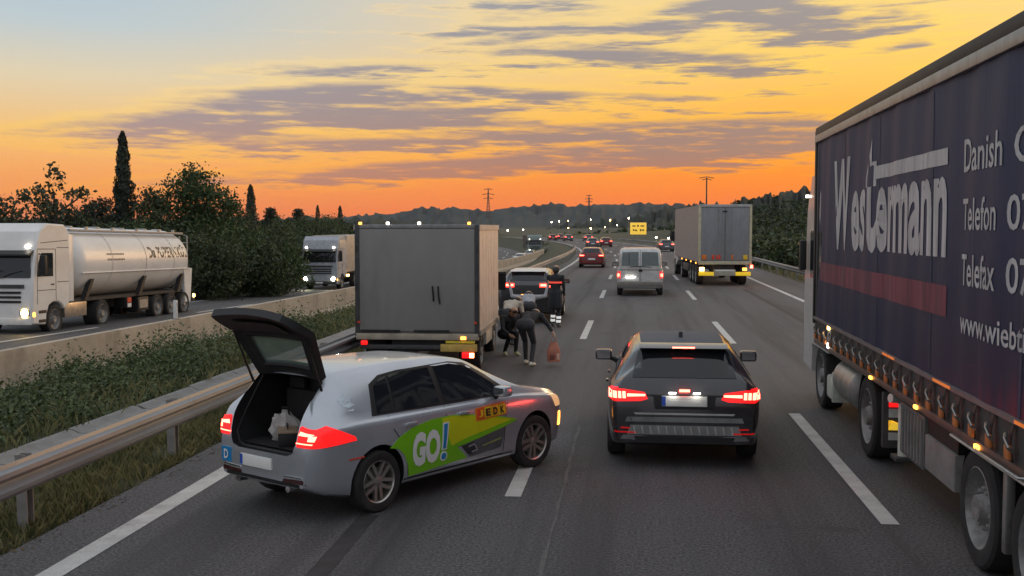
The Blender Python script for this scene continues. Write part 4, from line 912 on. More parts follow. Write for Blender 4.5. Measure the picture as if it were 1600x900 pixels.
rear_kit(g, bv, 1.25, 1.46, .60, 1.12, .42, .78, plate_=False, wide=.79, lampm=emat('tail_lens_lit', (1,.03,.02), 5, (.4,.01,.01)))
panel(B(), bv, 'x-', [(-.78,.40), (.78,.40), (.78,.53), (-.78,.53)], .005, .06).obj('bumper_cladding', BLACK, g)
panel(B(), bv, 'x-', [(-.06,.80), (.16,.80), (.16,.86), (-.06,.86)], .012, .04).obj('amber_warning_lamp', AMBER, g)
B().prism([(.34,1.515), (.50,1.49), (.62,1.54), (.60,1.56)], 'y', -.52, .52).obj('roof_spoiler', WHITEP, g)
for s in (-1, 1): panel(B(), bv, 'y-' if s < 0 else 'y+', [(1.20,.26), (3.05,.26), (3.05,.40), (1.20,.40)], .006, .1).obj('sill_cladding', BLACK, g)
# ---------------- red lit car and the traffic beyond
REDLIT = mat('red_lit_paint', (.15,.010,.010), .25, .2, coat=.7)  # dark car body with the red of the brake lights put into its paint
def far_car(label, lane, Y, paint, group='cars further up the road', S=A3, o_=off, z=0., rz=90, name='distant_car', white=False):
    g, body, bv = simple_car(S, label, (lane+o_(Y), Y, z), R(rz)+math.atan2(-(o_(Y+4)-o_(Y)), 4), paint, name=name, group=group, detail=1)
    k = 0 if S is A3 else .1
    if not white: rear_kit(g, bv, 1.06+k, 1.32+k, .58, .87+k, .34, .62+k); return g
    return g
g = far_car('dark red lit car with bright brake lights in the left lane', -2.85, 75.5, REDLIT, name='red_lit_car')
g['group'] = 'cars further up the road'
GREYP = mat('grey_paint', (.10,.10,.11), .3, .5, coat=.6)
far_car('distant dark car with brake lights just ahead of the red lit car in the left lane', -2.6, 150, GREYP)
far_car('distant car showing pink brake lights right of the red lit car', -.2, 158, REDLIT)
far_car('distant car partly hidden by the top of the pale van', 5.4, 128, GREYP)
for i, (lane, Y, lb) in enumerate(((-3.0, 236, 'leftmost of the far cluster of braking cars'), (-.5, 228, 'middle one of the far cluster of braking cars'), (.6, 250, 'farthest braking car on the bend'), (3.2, 224, 'right one of the far cluster of braking cars'))):
    far_car('tiny red lit car, '+lb, lane, Y, [REDLIT, GREYP][i % 2])
# ---------------- pale van
VANP = mat('van_silver_grey', (.62,.62,.60), .32, .45, var=.08, coat=.4, dirt=((.24,.20,.15), .35))
VAN = dict(L=4.9, r=.335, w=.95, zb=1.12, zr=1.95, axles=(1.0, 3.95), mx=3.85, ms=1.3, gap=.05,
    top=[(0,1.80), (.02,1.90), (.06,1.955), (.15,1.97), (1.5,1.98), (3.0,1.96), (3.4,1.88), (3.8,1.62), (4.2,1.30), (4.35,1.18), (4.6,1.05), (4.8,.88), (4.9,.7)],
    plan=[(0,.90), (.04,.93), (.15,.948), (.8,.95), (3.8,.95), (4.3,.92), (4.6,.84), (4.8,.72), (4.9,.58)], bot=[(0,.36), (.2,.30), (4.5,.28), (4.9,.36)], belt=[(0,1.15), (4,1.12), (4.9,.95)],
    roofw=[(0,.82), (.3,.82), (3,.80), (3.8,.72), (4.9,.7)],
    glass=[('side_window', [(2.95,1.18), (3.95,1.14), (3.55,1.66), (3.0,1.72)])], seams=[[(2.85,.35), (2.85,1.75)], [(1.6,.4), (1.6,1.8)]], handles=(2.6, 3.1), screen=[(3.5,-.62), (4.25,-.74), (4.25,.74), (3.5,.62)])
g, body, bv = simple_car(VAN, 'pale grey panel van with twin rear doors in the middle lane', (.32, 45.4-1.0, 0), R(90), VANP, 'van', 'panel_van', wheelm=STEELW, trim=BLACK)
VW = mat('van_window', (.19,.22,.22), .2, var=.05)
for s in (-1, 1):
    panel(B(), bv, 'x-', [(s*.06,1.24), (s*.76,1.24), (s*.72,1.80), (s*.06,1.82)], .006, .08).obj('rear_window', VW, g)
    panel(B(), bv, 'x-', [(s*.80,.72), (s*.93,.72), (s*.93,1.02), (s*.80,1.02)], .012, .05).obj('tail_lamp', TAIL, g)
    panel(B(), bv, 'x-', [(s*.83,.80), (s*.91,.80), (s*.91,.93), (s*.83,.93)], .018, .05).obj('lamp_bar', TAILB, g)
    for z in (.72, 1.12, 1.7): B().box(-.02, .01, s*.885-.03, s*.885+.03, z-.04, z+.04, bev=.008).obj('hinge', VANP, g)
b = B(); strip(b, bv, 'x-', [(0,.55), (0,1.9)], .02, .004); strip(b, bv, 'x-', [(.45,1.26), (.45,1.80)], .02, .010); strip(b, bv, 'x-', [(-.78,.58), (.78,.58)], .015); b.obj('door_seams', BLACK, g, smooth=0)
panel(B(), bv, 'x-', [(-.80,1.06), (.80,1.06), (.80,1.10), (-.80,1.10)], .008, .08).obj('door_crease', mat('van_strip', (.25,.21,.17), .4, .3), g)
B().tube([(-.04,-.45,1.19), (-.07,-.1,1.22), (-.07,.15,1.22), (-.04,.42,1.20)], .018, 6).obj('window_wiper', BLACK, g)
B().box(-.04, .0, -.10, .06, 1.0, 1.10, bev=.012).obj('door_latch', BLACK, g)
B().box(-.10, .12, -.93, .93, .40, .60, bev=.05).obj('rear_bumper', mat('van_bumper', (.20,.19,.17), .5, dirt=((.25,.2,.14), .4)), g)
B().box(-.03, .0, .05, .75, .62, .76, bev=.01).obj('number_plate', PLATE, g); B().box(-.06, -.035, .2, .6, .785, .80).obj('plate_lamp', PLAMP, g, smooth=0)
# ---------------- oncoming cars and headlights
def head_kit(g, bv, L, zl, w0, w1, m=HEAD):
    for s in (-1, 1): panel(B(), bv, 'x+', [(s*w0,zl-.04), (s*w1,zl-.03), (s*w1,zl+.05), (s*w0,zl+.04)], .012, .06).obj('headlamp', m, g)
for i, (lane, Y, lb) in enumerate(((-15.0, 150, 'oncoming pale car with headlights on behind the box truck side'), (-14.6, 172, 'second oncoming car following with headlights on'))):
    g, body, bv = simple_car(A3, lb, (lane+offo(Y), Y, zo(Y)), R(-90), [WHITEP, GREYP][i], name='oncoming_car', group='oncoming cars', detail=1); head_kit(g, bv, 4.34, .68, .42, .72, HEADW)
# ------------------------------------------------------------------ trucks
NAVY = None
def curtain_mat():
    global nt
    m = bpy.data.materials.new('navy_curtain_red_glow'); m.use_nodes = True; keep = nt; nt = m.node_tree; nt.nodes.clear()
    out = nd('ShaderNodeOutputMaterial'); b = nd('ShaderNodeBsdfPrincipled'); nt.links.new(b.outputs[0], out.inputs[0])
    t = nd('ShaderNodeTexCoord'); s = nd('ShaderNodeSeparateXYZ'); nt.links.new(t.outputs['Object'], s.inputs[0]); X, Y, Z = s.outputs
    st = noise(comb(mul(X, 9.), mul(Z, .5)), 1., 5, .65); big = noise(comb(mul(X, .5), mul(Z, .9), 3.), 1., 4)
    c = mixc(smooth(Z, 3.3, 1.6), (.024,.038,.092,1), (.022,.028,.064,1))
    red_glow = add(add(mul(sub(1.85, Z), 1.6), mul(sub(6.2, X), .34)), mul(sub(st, .5), 1.6))     # red lamp glow painted into the colour, rising towards the rear, lower part
    c = mixc(mul(smooth(red_glow, .7, 2.0), smooth(X, 8.0, 6.2)), c, (.30,.014,.022,1))
    c = mixc(mul(smooth(st, .5, .8), .16), c, (.050,.058,.095,1))
    c = mixc(mul(smooth(big, .45, .75), .15), c, (.055,.06,.085,1))
    put(b.inputs['Base Color'], c); b.inputs['Roughness'].default_value = .55; b.inputs['Specular IOR Level'].default_value = .25
    bn = nd('ShaderNodeBump'); bn.inputs['Strength'].default_value = .22; bn.inputs['Distance'].default_value = .02
    nt.links.new(st, bn.inputs['Height']); nt.links.new(bn.outputs[0], b.inputs['Normal'])
    nt = keep; return m
ALU = mat('aluminium', (.42,.41,.39), .4, .7, dirt=((.16,.13,.11), .5)); DGREY = mat('dark_grey_plastic', (.05,.05,.052), .6, dirt=((.11,.09,.075), .5))
t = thing('articulated_truck', 'navy curtain sided articulated truck with large pale lettering on the right', 'truck', (2.757+1.275, 3.7, 0), R(90-.45))
# local frame: x forward from the trailer tail, y left, z up
CL, W2, TOP = 13.6, 1.275, 4.34
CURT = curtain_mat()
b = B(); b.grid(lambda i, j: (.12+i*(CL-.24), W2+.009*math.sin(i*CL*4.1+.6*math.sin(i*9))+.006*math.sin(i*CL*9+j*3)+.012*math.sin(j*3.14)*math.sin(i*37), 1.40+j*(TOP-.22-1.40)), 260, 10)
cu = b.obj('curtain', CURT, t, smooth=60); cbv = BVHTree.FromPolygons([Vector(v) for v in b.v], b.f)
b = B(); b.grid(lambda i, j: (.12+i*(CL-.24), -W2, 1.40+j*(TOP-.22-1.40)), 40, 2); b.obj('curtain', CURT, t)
B().box(0, .12, -W2, W2, 1.30, TOP-.1).obj('rear_doors', ALU, t, smooth=0); B().box(CL-.12, CL, -W2, W2, 1.2, TOP-.1, bev=.02).obj('front_bulkhead', DGREY, t)
B().box(0, CL, -W2+.03, W2-.03, TOP-.06, TOP).obj('roof_sheet', DGREY, t, smooth=0)
B().box(-.01, CL+.01, W2-.06, W2+.03, TOP-.105, TOP+.012, bev=.012).obj('roof_rail', BLACK, t)
B().box(-.01, CL+.01, W2-.03, W2+.042, TOP-.22, TOP-.108, bev=.01).obj('roof_rail', mat('cant_rail', (.36,.35,.33), .45, .5, dirt=((.14,.12,.10), .5)), t)
B().box(-.01, CL+.01, -W2-.03, -W2+.06, TOP-.2, TOP+.012).obj('roof_rail', BLACK, t, smooth=0)
B().box(CL-.02, CL+.10, W2-.05, W2+.025, 1.3, TOP-.02, bev=.02).obj('corner_post', BLACK, t)
b = B(); b.box(0, CL, W2-.005, W2+.028, 1.375, 1.415); b.obj('curtain_pelmet', mat('pelmet', (.17,.14,.14), .5, dirt=((.3,.2,.15), .3)), t, smooth=0)
B().box(0, CL, W2-.10, W2-.01, 1.05, 1.37).obj('side_raft', DGREY, t, smooth=0)
B().box(0, CL, W2-.06, W2+.012, 1.00, 1.07, bev=.008).obj('side_rail', mat('rusty_rail', (.14,.10,.085), .5, .3, dirt=((.22,.10,.05), .5)), t)
B().box(0, CL, -W2, -W2+.1, 1.0, 1.37).obj('side_raft', DGREY, t, smooth=0)
B().box(0, CL, -.55, .55, .85, 1.30).obj('chassis_frame', UNDER, t, smooth=0); B().box(0, CL, -W2+.1, W2-.1, 1.28, 1.34).obj('deck', UNDER, t, smooth=0)
STR = mat('strap_orange_lit', (.55,.18,.05), .5, dirt=((.10,.05,.03), .5)); BUCK = mat('buckle_steel', (.35,.33,.31), .35, .8); ORG = mat('orange_reflective', (.75,.20,.04), .3, emis=(1,.25,.04), es=.35)  # the strap pads carry the orange lamp light in their colour
for i in range(30):                      # curtain straps with buckles
    x = .5+i*.44
    if x > CL-.2: break
    q = B(); q.grid(lambda u, v: (x-.03+.06*u, W2+.014+.022*math.sin(v*3.1), 1.08+.28*v), 2, 6); q.grid(lambda u, v: (x-.03+.06*u, W2+.008+.022*math.sin(v*3.1), 1.08+.28*v), 2, 6); o = q.obj('strap', BLACK, t)
    q = B(); q.tube([(x-.05, W2+.03, 1.17), (x-.055, W2+.065, 1.20), (x-.03, W2+.075, 1.265), (x+.04, W2+.05, 1.285)], .014, 6); q.obj('buckle', BUCK, o)
    q = B(); q.box(x-.055, x+.055, W2+.03, W2+.062, 1.10, 1.215, bev=.02); q.obj('strap_pad', STR, o)
for x in (2.2, 4.1, 6.3, 8.4): B().box(x-.28, x+.28, W2+.029, W2+.034, 1.385, 1.41).obj('marker_tape', ORG, t, smooth=0)
for x in (1.6, 3.4, 5.25, 7.2, 9.3): B().box(x-.05, x+.05, W2+.012, W2+.04, 1.015, 1.055, bev=.012).obj('side_marker_lamp', AMBER, t)
b = B(); b.tube([(1.0, W2+.02, .96), (2.2, W2+.03, .97), (3.5, W2+.02, .985), (6.0, W2+.02, .99)], .014, 6); b.tube([(4.1, W2-.02, 1.04), (4.2, W2+.05, 1.02), (5.2, W2+.05, 1.02), (5.3, W2-.02, 1.04)], .012, 6); b.obj('side_handrail', ALU, t)
for x in (5.39, 4.08, 2.77):
    for s in (-1, 1): truck_wheel(t, x, s*(W2-.02), .50, .36, STEELW)
    B().tube([(x,-1.0,.5), (x,1.0,.5)], .07, 10).obj('axle', UNDER, t)
    B().grid(lambda i, j: (x+.56*math.cos(math.pi*(.12+.76*i)), W2-.06-.36*j, .52+.56*math.sin(math.pi*(.12+.76*i))), 12, 1).obj('mudguard', BLACK, t)
B().box(4.70, 4.78, W2-.10, W2-.03, .32, 1.0, bev=.01).obj('guard_strut', ALU, t)
PAL = mat('toolbox_grey', (.26,.25,.24), .55, .2, dirt=((.12,.10,.085), .5)); PAD = mat('pallet_box_dark', (.095,.095,.092), .6, dirt=((.15,.13,.11), .5))
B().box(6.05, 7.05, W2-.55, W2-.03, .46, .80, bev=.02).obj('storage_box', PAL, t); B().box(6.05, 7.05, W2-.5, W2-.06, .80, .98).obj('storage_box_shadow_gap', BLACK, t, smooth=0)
b = B(); b.box(7.08, 8.05, W2-.55, W2-.03, .42, .96, bev=.02); o = b.obj('pallet_cage', PAD, t)
for i in range(7): B().box(7.14+i*.125, 7.165+i*.125, W2-.03, W2-.012, .46, .92).obj('cage_bar', PAL, o, smooth=0)
LEGW = mat('pale_landing_leg', (.62,.64,.56), .4, dirt=((.25,.25,.2), .3))
for s in (-1, 1):
    B().tube([(8.35, s*(W2-.14), .30), (8.35, s*(W2-.14), .92)], .062, 14).obj('landing_leg', LEGW, t); B().box(8.22, 8.48, s*(W2-.14)-.11, s*(W2-.14)+.11, .26, .31, bev=.01).obj('landing_foot', DGREY, t)
B().tube([(8.35, W2-.10, .93), (8.30, W2+.02, .95)], .05, 10).obj('landing_gear_crank', LEGW, t)
# tractor unit
B().box(8.9, 9.0, W2-.62, W2-.04, .28, .92, bev=.01).obj('mud_flap', DGREY, t)
for (z0, z1, m, nm) in ((.755,.885, TAIL, 'tractor_tail_lamp'), (.635,.735, mat('lamp_white', (.7,.7,.66), .3), 'reversing_lamp'), (.49,.60, mat('lamp_yellow', (.8,.55,.02), .35, emis=(1,.6,.05), es=.5), 'yellow_reflector'), (.375,.46, mat('lamp_grey', (.55,.55,.52), .35), 'pale_reflector')):
    if nm == 'yellow_reflector': b = B().prism([(W2-.10,z0), (W2-.40,z0), (W2-.10,z1), (W2-.14,z1)], 'x', 8.885, 8.90)
    else: b = B().box(8.885, 8.90, W2-.40, W2-.10, z0, z1)
    b.obj(nm, m, t, smooth=0)
for s in (-1, 1):
    truck_wheel(t, 9.75, s*(W2-.02), .50, .56, STEELW); truck_wheel(t, 13.4, s*(W2-.06), .50, .32, STEELW)
    B().grid(lambda i, j: (9.75+.57*math.cos(math.pi*(-.05+1.1*i)), s*(W2-.04-.55*j), .52+.57*math.sin(math.pi*(-.05+1.1*i))), 14, 1).obj('mudguard', BLACK, t)
B().box(8.9, 15.0, -.45, .45, .5, .95).obj('tractor_chassis', UNDER, t, smooth=0)
B().lathe([(0,.001), (0,.28), (.02,.31), (1.25,.31), (1.27,.28), (1.27,.001)], 20, (11.0, W2-.36, .62), 'x').obj('fuel_tank', ALU, t)
B().box(12.35, 12.75, W2-.5, W2-.05, .28, .62, bev=.05).obj('cab_step', LEGW, t); B().box(12.30, 12.36, W2-.45, W2-.06, .25, .70, bev=.02).obj('side_skirt', LEGW, t)
CABW = mat('cab_grey_white', (.55,.53,.51), .35, var=.06, coat=.3, dirt=((.28,.24,.20), .4))
b = B(); b.prism([(12.45,.95), (12.45,1.2), (12.5,3.55), (12.7,3.72), (14.2,3.62), (14.62,3.1), (14.85,1.9), (14.85,.55), (14.0,.5), (13.95,.95)], 'y', -W2+.02, W2-.02); b.obj('cab', CABW, t, smooth=30)
B().prism([(12.6,3.6), (14.1,3.62), (13.2,4.0), (12.62,4.12)], 'y', -1.05, 1.05).obj('roof_fairing', DGREY, t)
B().box(12.2, 12.47, W2-.06, W2-.0, 1.0, 3.5, bev=.02).obj('side_deflector', CABW, t); B().box(12.2, 12.47, -W2, -W2+.06, 1.0, 3.5, bev=.02).obj('side_deflector', CABW, t)
B().box(13.15, 14.25, W2-.03, W2-.012, 2.0, 2.75).obj('cab_side_window', GLASS, t, smooth=0); B().box(14.45, 14.6, W2+.01, W2+.12, 2.1, 2.6, bev=.03).obj('cab_mirror', BLACK, t)
B().box(14.5, 14.62, W2-.02, W2+.02, 3.30, 3.34).obj('cab_marker_lamp', SMALLW, t, smooth=0); B().box(12.25, 12.35, W2-.0, W2+.02, 1.32, 1.40).obj('cab_side_lamp', AMBERW, t, smooth=0); B().box(12.25, 12.35, W2-.0, W2+.02, 1.05, 1.12).obj('cab_side_lamp', SMALLW, t, smooth=0)
# print on the curtain (letters read from front to tail on this flank: mirrored along x)
PRINT = mat('print_pale', (.52,.505,.51), .6, var=.2, scale=3, dirt=((.13,.12,.13), .6), stretch=(3,1,.4))
def curt_text(s, xa, xb, z0, z1, bold):
    uv, fs = text_fit(s, 0, 1, z0, z1, bold); b = B(); b.add([proj(cbv, 'y+', xa+(xb-xa)*u, v, .006)[0] for u, v in uv], fs); b.obj('print_line', PRINT, t, smooth=0)
y2x = lambda Y: Y-3.7
curt_text('W', y2x(15.75), y2x(14.55), 2.5, 3.74, .03)
curt_text('es', y2x(14.5), y2x(13.52), 2.5, 3.28, .03); curt_text('t', y2x(13.5), y2x(12.95), 2.5, 3.86, .03); curt_text('ermann', y2x(12.95), y2x(10.05), 2.52, 3.27, .03)
b = B(); b.grid(lambda i, j: tuple(proj(cbv, 'y+', y2x(13.05-3.0*i), 3.37+.15*j, .006)[0]), 30, 1); b.obj('print_bar', PRINT, t, smooth=0)
for s_, z0, z1, ya, yb in (('Danish', 3.27, 3.55, 9.6, 8.52), ('Gr', 3.27, 3.55, 8.32, 7.70), ('Telefon', 2.78, 3.05, 9.6, 8.62), ('07', 2.78, 3.05, 8.42, 7.92), ('Telefax', 2.31, 2.58, 9.6, 8.62), ('07', 2.31, 2.58, 8.42, 7.92), ('www.wiebtic', 1.90, 2.10, 9.6, 7.85)): curt_text(s_, y2x(ya), y2x(yb), z0, z1, .012)
b = B(); b.grid(lambda i, j: tuple(proj(cbv, 'y+', y2x(16.9-6.9*i), 2.0+.28*j, .005)[0]), 60, 1); b.obj('red_stripe', mat('print_red', (.17,.036,.062), .6, var=.5, scale=3, dirt=((.06,.030,.052), .9), stretch=(3,1,.3)), t, smooth=0)
for x in (1.9, 4.35, 6.8, 9.15, 11.3):      # vertical reinforcement tapes sewn on the curtain
    b = B(); b.grid(lambda i, j: tuple(proj(cbv, 'y+', x+.05*i, 1.42+2.66*j, .004)[0]), 1, 14); b.obj('curtain_seam', mat('curtain_tape', (.024,.034,.074), .6), t)
# ---------------- box truck on the left
BOXG = mat('box_grey', (.26,.25,.235), .55, .1, var=.08, scale=1.2, dirt=((.10,.095,.085), .5), stretch=(1,1,.4)); BOXS = mat('box_side', (.66,.55,.48), .5, var=.08, dirt=((.26,.21,.18), .5))
t = thing('box_truck', 'small grey box truck with closed rear shutter parked by the guardrail', 'truck', (-4.05, 20.0, 0), R(90+1.3))
LB = 3.5; WB = 1.19; ZT = 2.86
B().box(.03, LB, -WB+.012, WB-.012, .80, ZT-.02).obj('box_body', BOXG, t, smooth=0)
B().box(-.012, .03, -WB+.09, WB-.09, .84, ZT-.08, bev=.006).obj('rear_curtain', BOXG, t)
for s in (-1, 1):
    B().box(-.02, .09, s*(WB-.045)-.045, s*(WB-.045)+.045, .74, ZT, bev=.008).obj('rear_post', DGREY, t)
    for z in (1.0, 1.7, 2.4): B().tube([(-.03, s*(WB-.03), z-.06), (-.03, s*(WB-.03), z+.06)], .016, 8).obj('hinge', UNDER, t)
    B().box(-.03, .12, s*(WB-.06)-.035, s*(WB-.06)+.035, .99, 1.03).obj('post_reflector', DRED, t, smooth=0)
B().box(-.015, .05, -WB+.05, WB-.05, ZT-.075, ZT+.005, bev=.01).obj('top_rail', mat('top_rail', (.26,.26,.26), .5, .4), t)
for y, m in ((-1.0, AMBER), (-.05, SMALLW), (.55, SMALLW), (1.08, AMBER)): B().box(-.03, .02, y-.028, y+.028, ZT+.005, ZT+.05, bev=.012).obj('roof_marker_lamp', m, t)
for i in range(7):
    x0 = .06+i*(LB-.08)/7; B().box(x0, x0+(LB-.08)/7-.02, -WB-.004, -WB+.02, .86, ZT-.10, bev=.006).obj('side_panel', BOXS, t); B().box(x0, x0+(LB-.08)/7-.02, WB-.02, WB+.004, .86, ZT-.10, bev=.006).obj('side_panel', BOXS, t)
for s in (-1, 1): B().box(0, LB, s*WB-.02, s*WB+.02, ZT-.10, ZT+.0).obj('roof_edge', BOXS, t, smooth=0); B().box(0.06, LB, s*WB-.025, s*WB+.02, .76, .86).obj('side_sill', ALU, t, smooth=0)
B().box(-.04, .14, -WB+.02, WB-.02, .68, .80, bev=.01).obj('rear_sill', mat('rear_sill', (.40,.35,.27), .5, .2, dirt=((.16,.13,.10), .5)), t)
for y0, y1 in ((-.62, .06), (.32, 1.08)): B().box(-.05, -.015, y0, y1, .83, .87, bev=.008).obj('locking_bar', BLACK, t)
b = B(); b.tube([(-.02,-.02-.30,1.42), (-.05,-.02-.30,1.52), (-.03,-.30,1.70)], .016, 6); b.tube([(-.02,-.44,1.36), (-.05,-.42,1.52), (-.03,-.41,1.70)], .016, 6); b.obj('lever_handle', BLACK, t)
YB = mat('yellow_bumper', (.62,.42,.10), .5, dirt=((.28,.20,.10), .5))
B().box(-.03, .06, -1.14, -.45, .46, .60, bev=.01).obj('rear_bumper', YB, t); B().box(-.02, .05, -.45, 1.1, .50, .58, bev=.01).obj('rear_bumper', DGREY, t); B().box(-.02, .05, -1.1, -.55, .62, .67).obj('yellow_strip', mat('yellow_tape', (.80,.62,.05), .4), t, smooth=0)
B().box(-.06, .0, -1.10, -.86, .34, .455, bev=.02).obj('tail_lamp', TAIL, t); B().box(-.066, -.06, -1.09, -1.01, .355, .44).obj('turn_lamp', AMBERW, t, smooth=0)
B().box(-.06, .0, .95, 1.08, .58, .66, bev=.02).obj('tail_lamp', TAIL, t); B().box(-.06, -.03, -.94, -.84, .69, .75, bev=.01).obj('turn_lamp', AMBER, t)
B().box(.1, LB+2, -.5, .5, .45, .76).obj('chassis_frame', UNDER, t, smooth=0)
for s in (-1, 1): truck_wheel(t, .95, s*(WB-.06), .37, .42, STEELW); truck_wheel(t, LB+.75, s*(WB-.16), .37, .24, STEELW)
for s in (-1, 1): B().box(1.6, 2.7, s*.95-.2, s*.95+.18, .42, .72, bev=.05).obj('side_locker', mat('locker_pale', (.5,.47,.42), .5), t)
b = B(); b.prism([(LB+.12,.5), (LB+.12,2.15), (LB+.6,2.25), (LB+1.1,2.1), (LB+1.6,1.35), (LB+2.0,1.15), (LB+2.1,.45)], 'y', -.98, .98); b.obj('cab', WHITEP, t, smooth=30)
for s in (-1, 1): B().box(LB+1.05, LB+1.2, s*1.02-.0, s*1.22, 1.4, 1.75, bev=.03).obj('cab_mirror', BLACK, t); B().prism([(LB+.25,1.3), (LB+1.35,1.3), (LB+1.0,1.95), (LB+.25,2.0)], 'y', s*.975, s*.99).obj('cab_side_window', GLASS, t)
# ---------------- box trailer far right
t = thing('box_trailer_truck', 'grey box semi trailer with yellow rear bumper in the right lane ahead', 'truck', (4.42, 52.6, 0), R(90+2.6))
TG = mat('trailer_grey', (.26,.265,.28), .5, .1, var=.08, dirt=((.17,.16,.15), .4), stretch=(1,1,.4)); FRM = mat('trailer_frame', (.55,.50,.34), .5, dirt=((.3,.24,.14), .4))
B().box(.05, 13.4, -1.25, 1.25, 1.15, 3.90).obj('trailer_box', mat('trailer_side', (.30,.28,.27), .5, dirt=((.18,.15,.13), .5)), t, smooth=0)
for s in (-1, 1): B().box(-.02, .05, min(s*.02, s*1.15), max(s*.02, s*1.15), 1.22, 3.78, bev=.008).obj('rear_door', TG, t); B().box(-.04, .10, s*1.21-.07, s*1.21+.05, 1.05, 3.92, bev=.01).obj('rear_post', FRM, t)
B().box(-.04, .10, -1.27, 1.27, 3.80, 3.93, bev=.01).obj('top_rail', mat('trailer_rail', (.45,.45,.44), .5, .3), t); B().box(-.05, .10, -1.27, 1.27, 1.04, 1.20, bev=.01).obj('rear_sill', FRM, t)
for y in (-.30, -.12, .12, .30): B().tube([(-.04, y, 1.25), (-.04, y, 3.75)], .014, 6).obj('locking_bar', ALU, t)
for y, m, w_ in ((.98, DORANGE, .11), (.55, DRED, .06), (.30, DRED, .10), (-.35, DORANGE, .06), (-.98, DYEL, .10)): B().box(-.05, -.022, y-w_, y+w_, 1.28, 1.50, bev=.01).obj('rear_sticker', m, t)
B().box(-.04, -.02, -.12, .10, 3.55, 3.62).obj('door_emblem', BLACK, t, smooth=0)
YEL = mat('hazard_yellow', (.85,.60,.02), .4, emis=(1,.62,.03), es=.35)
for s in (-1, 1): B().box(-.06, .02, min(s*.52, s*1.24), max(s*.52, s*1.24), .50, .68, bev=.01).obj('reflective_bumper', YEL, t)
B().box(-.05, .02, -.52, .52, .50, .80, bev=.01).obj('bumper_centre', mat('bumper_grey', (.4,.37,.3), .5), t); B().box(-.06, -.05, -.45, .45, .72, .78).obj('plate_strip', PLATE, t, smooth=0)
B().box(-.08, .0, .98, 1.20, .72, .90, bev=.02).obj('tail_lamp', AMBERW, t); B().box(-.08, .0, -1.05, -.85, .74, .88, bev=.02).obj('tail_lamp', AMBER, t); B().box(-.08, .0, -1.34, -1.22, .86, 1.02, bev=.02).obj('side_lamp', TAILB, t)
B().box(.2, 13, -.5, .5, .7, 1.14).obj('chassis_frame', UNDER, t, smooth=0)
for x in (1.6, 2.9, 4.2, 9.2, 13.6):
    for s in (-1, 1): truck_wheel(t, x, s*1.23, .5, .36, STEELW)
for x in (1.0, 3.5, 6.0, 8.5): B().box(x, x+.12, 1.25, 1.28, 1.05, 1.12).obj('side_marker_lamp', AMBER, t, smooth=0)
B().prism([(11.8,.9), (11.85,3.4), (13.6,3.5), (14.2,2.6), (14.35,.6), (13,.6)], 'y', -1.2, 1.2).obj('cab', WHITEP, t)
B().box(13.9, 14.05, 1.22, 1.46, 2.0, 2.6, bev=.03).obj('cab_mirror', BLACK, t); B().box(5.5, 8.5, .9, 1.2, .5, .9, bev=.03).obj('side_locker', DGREY, t)
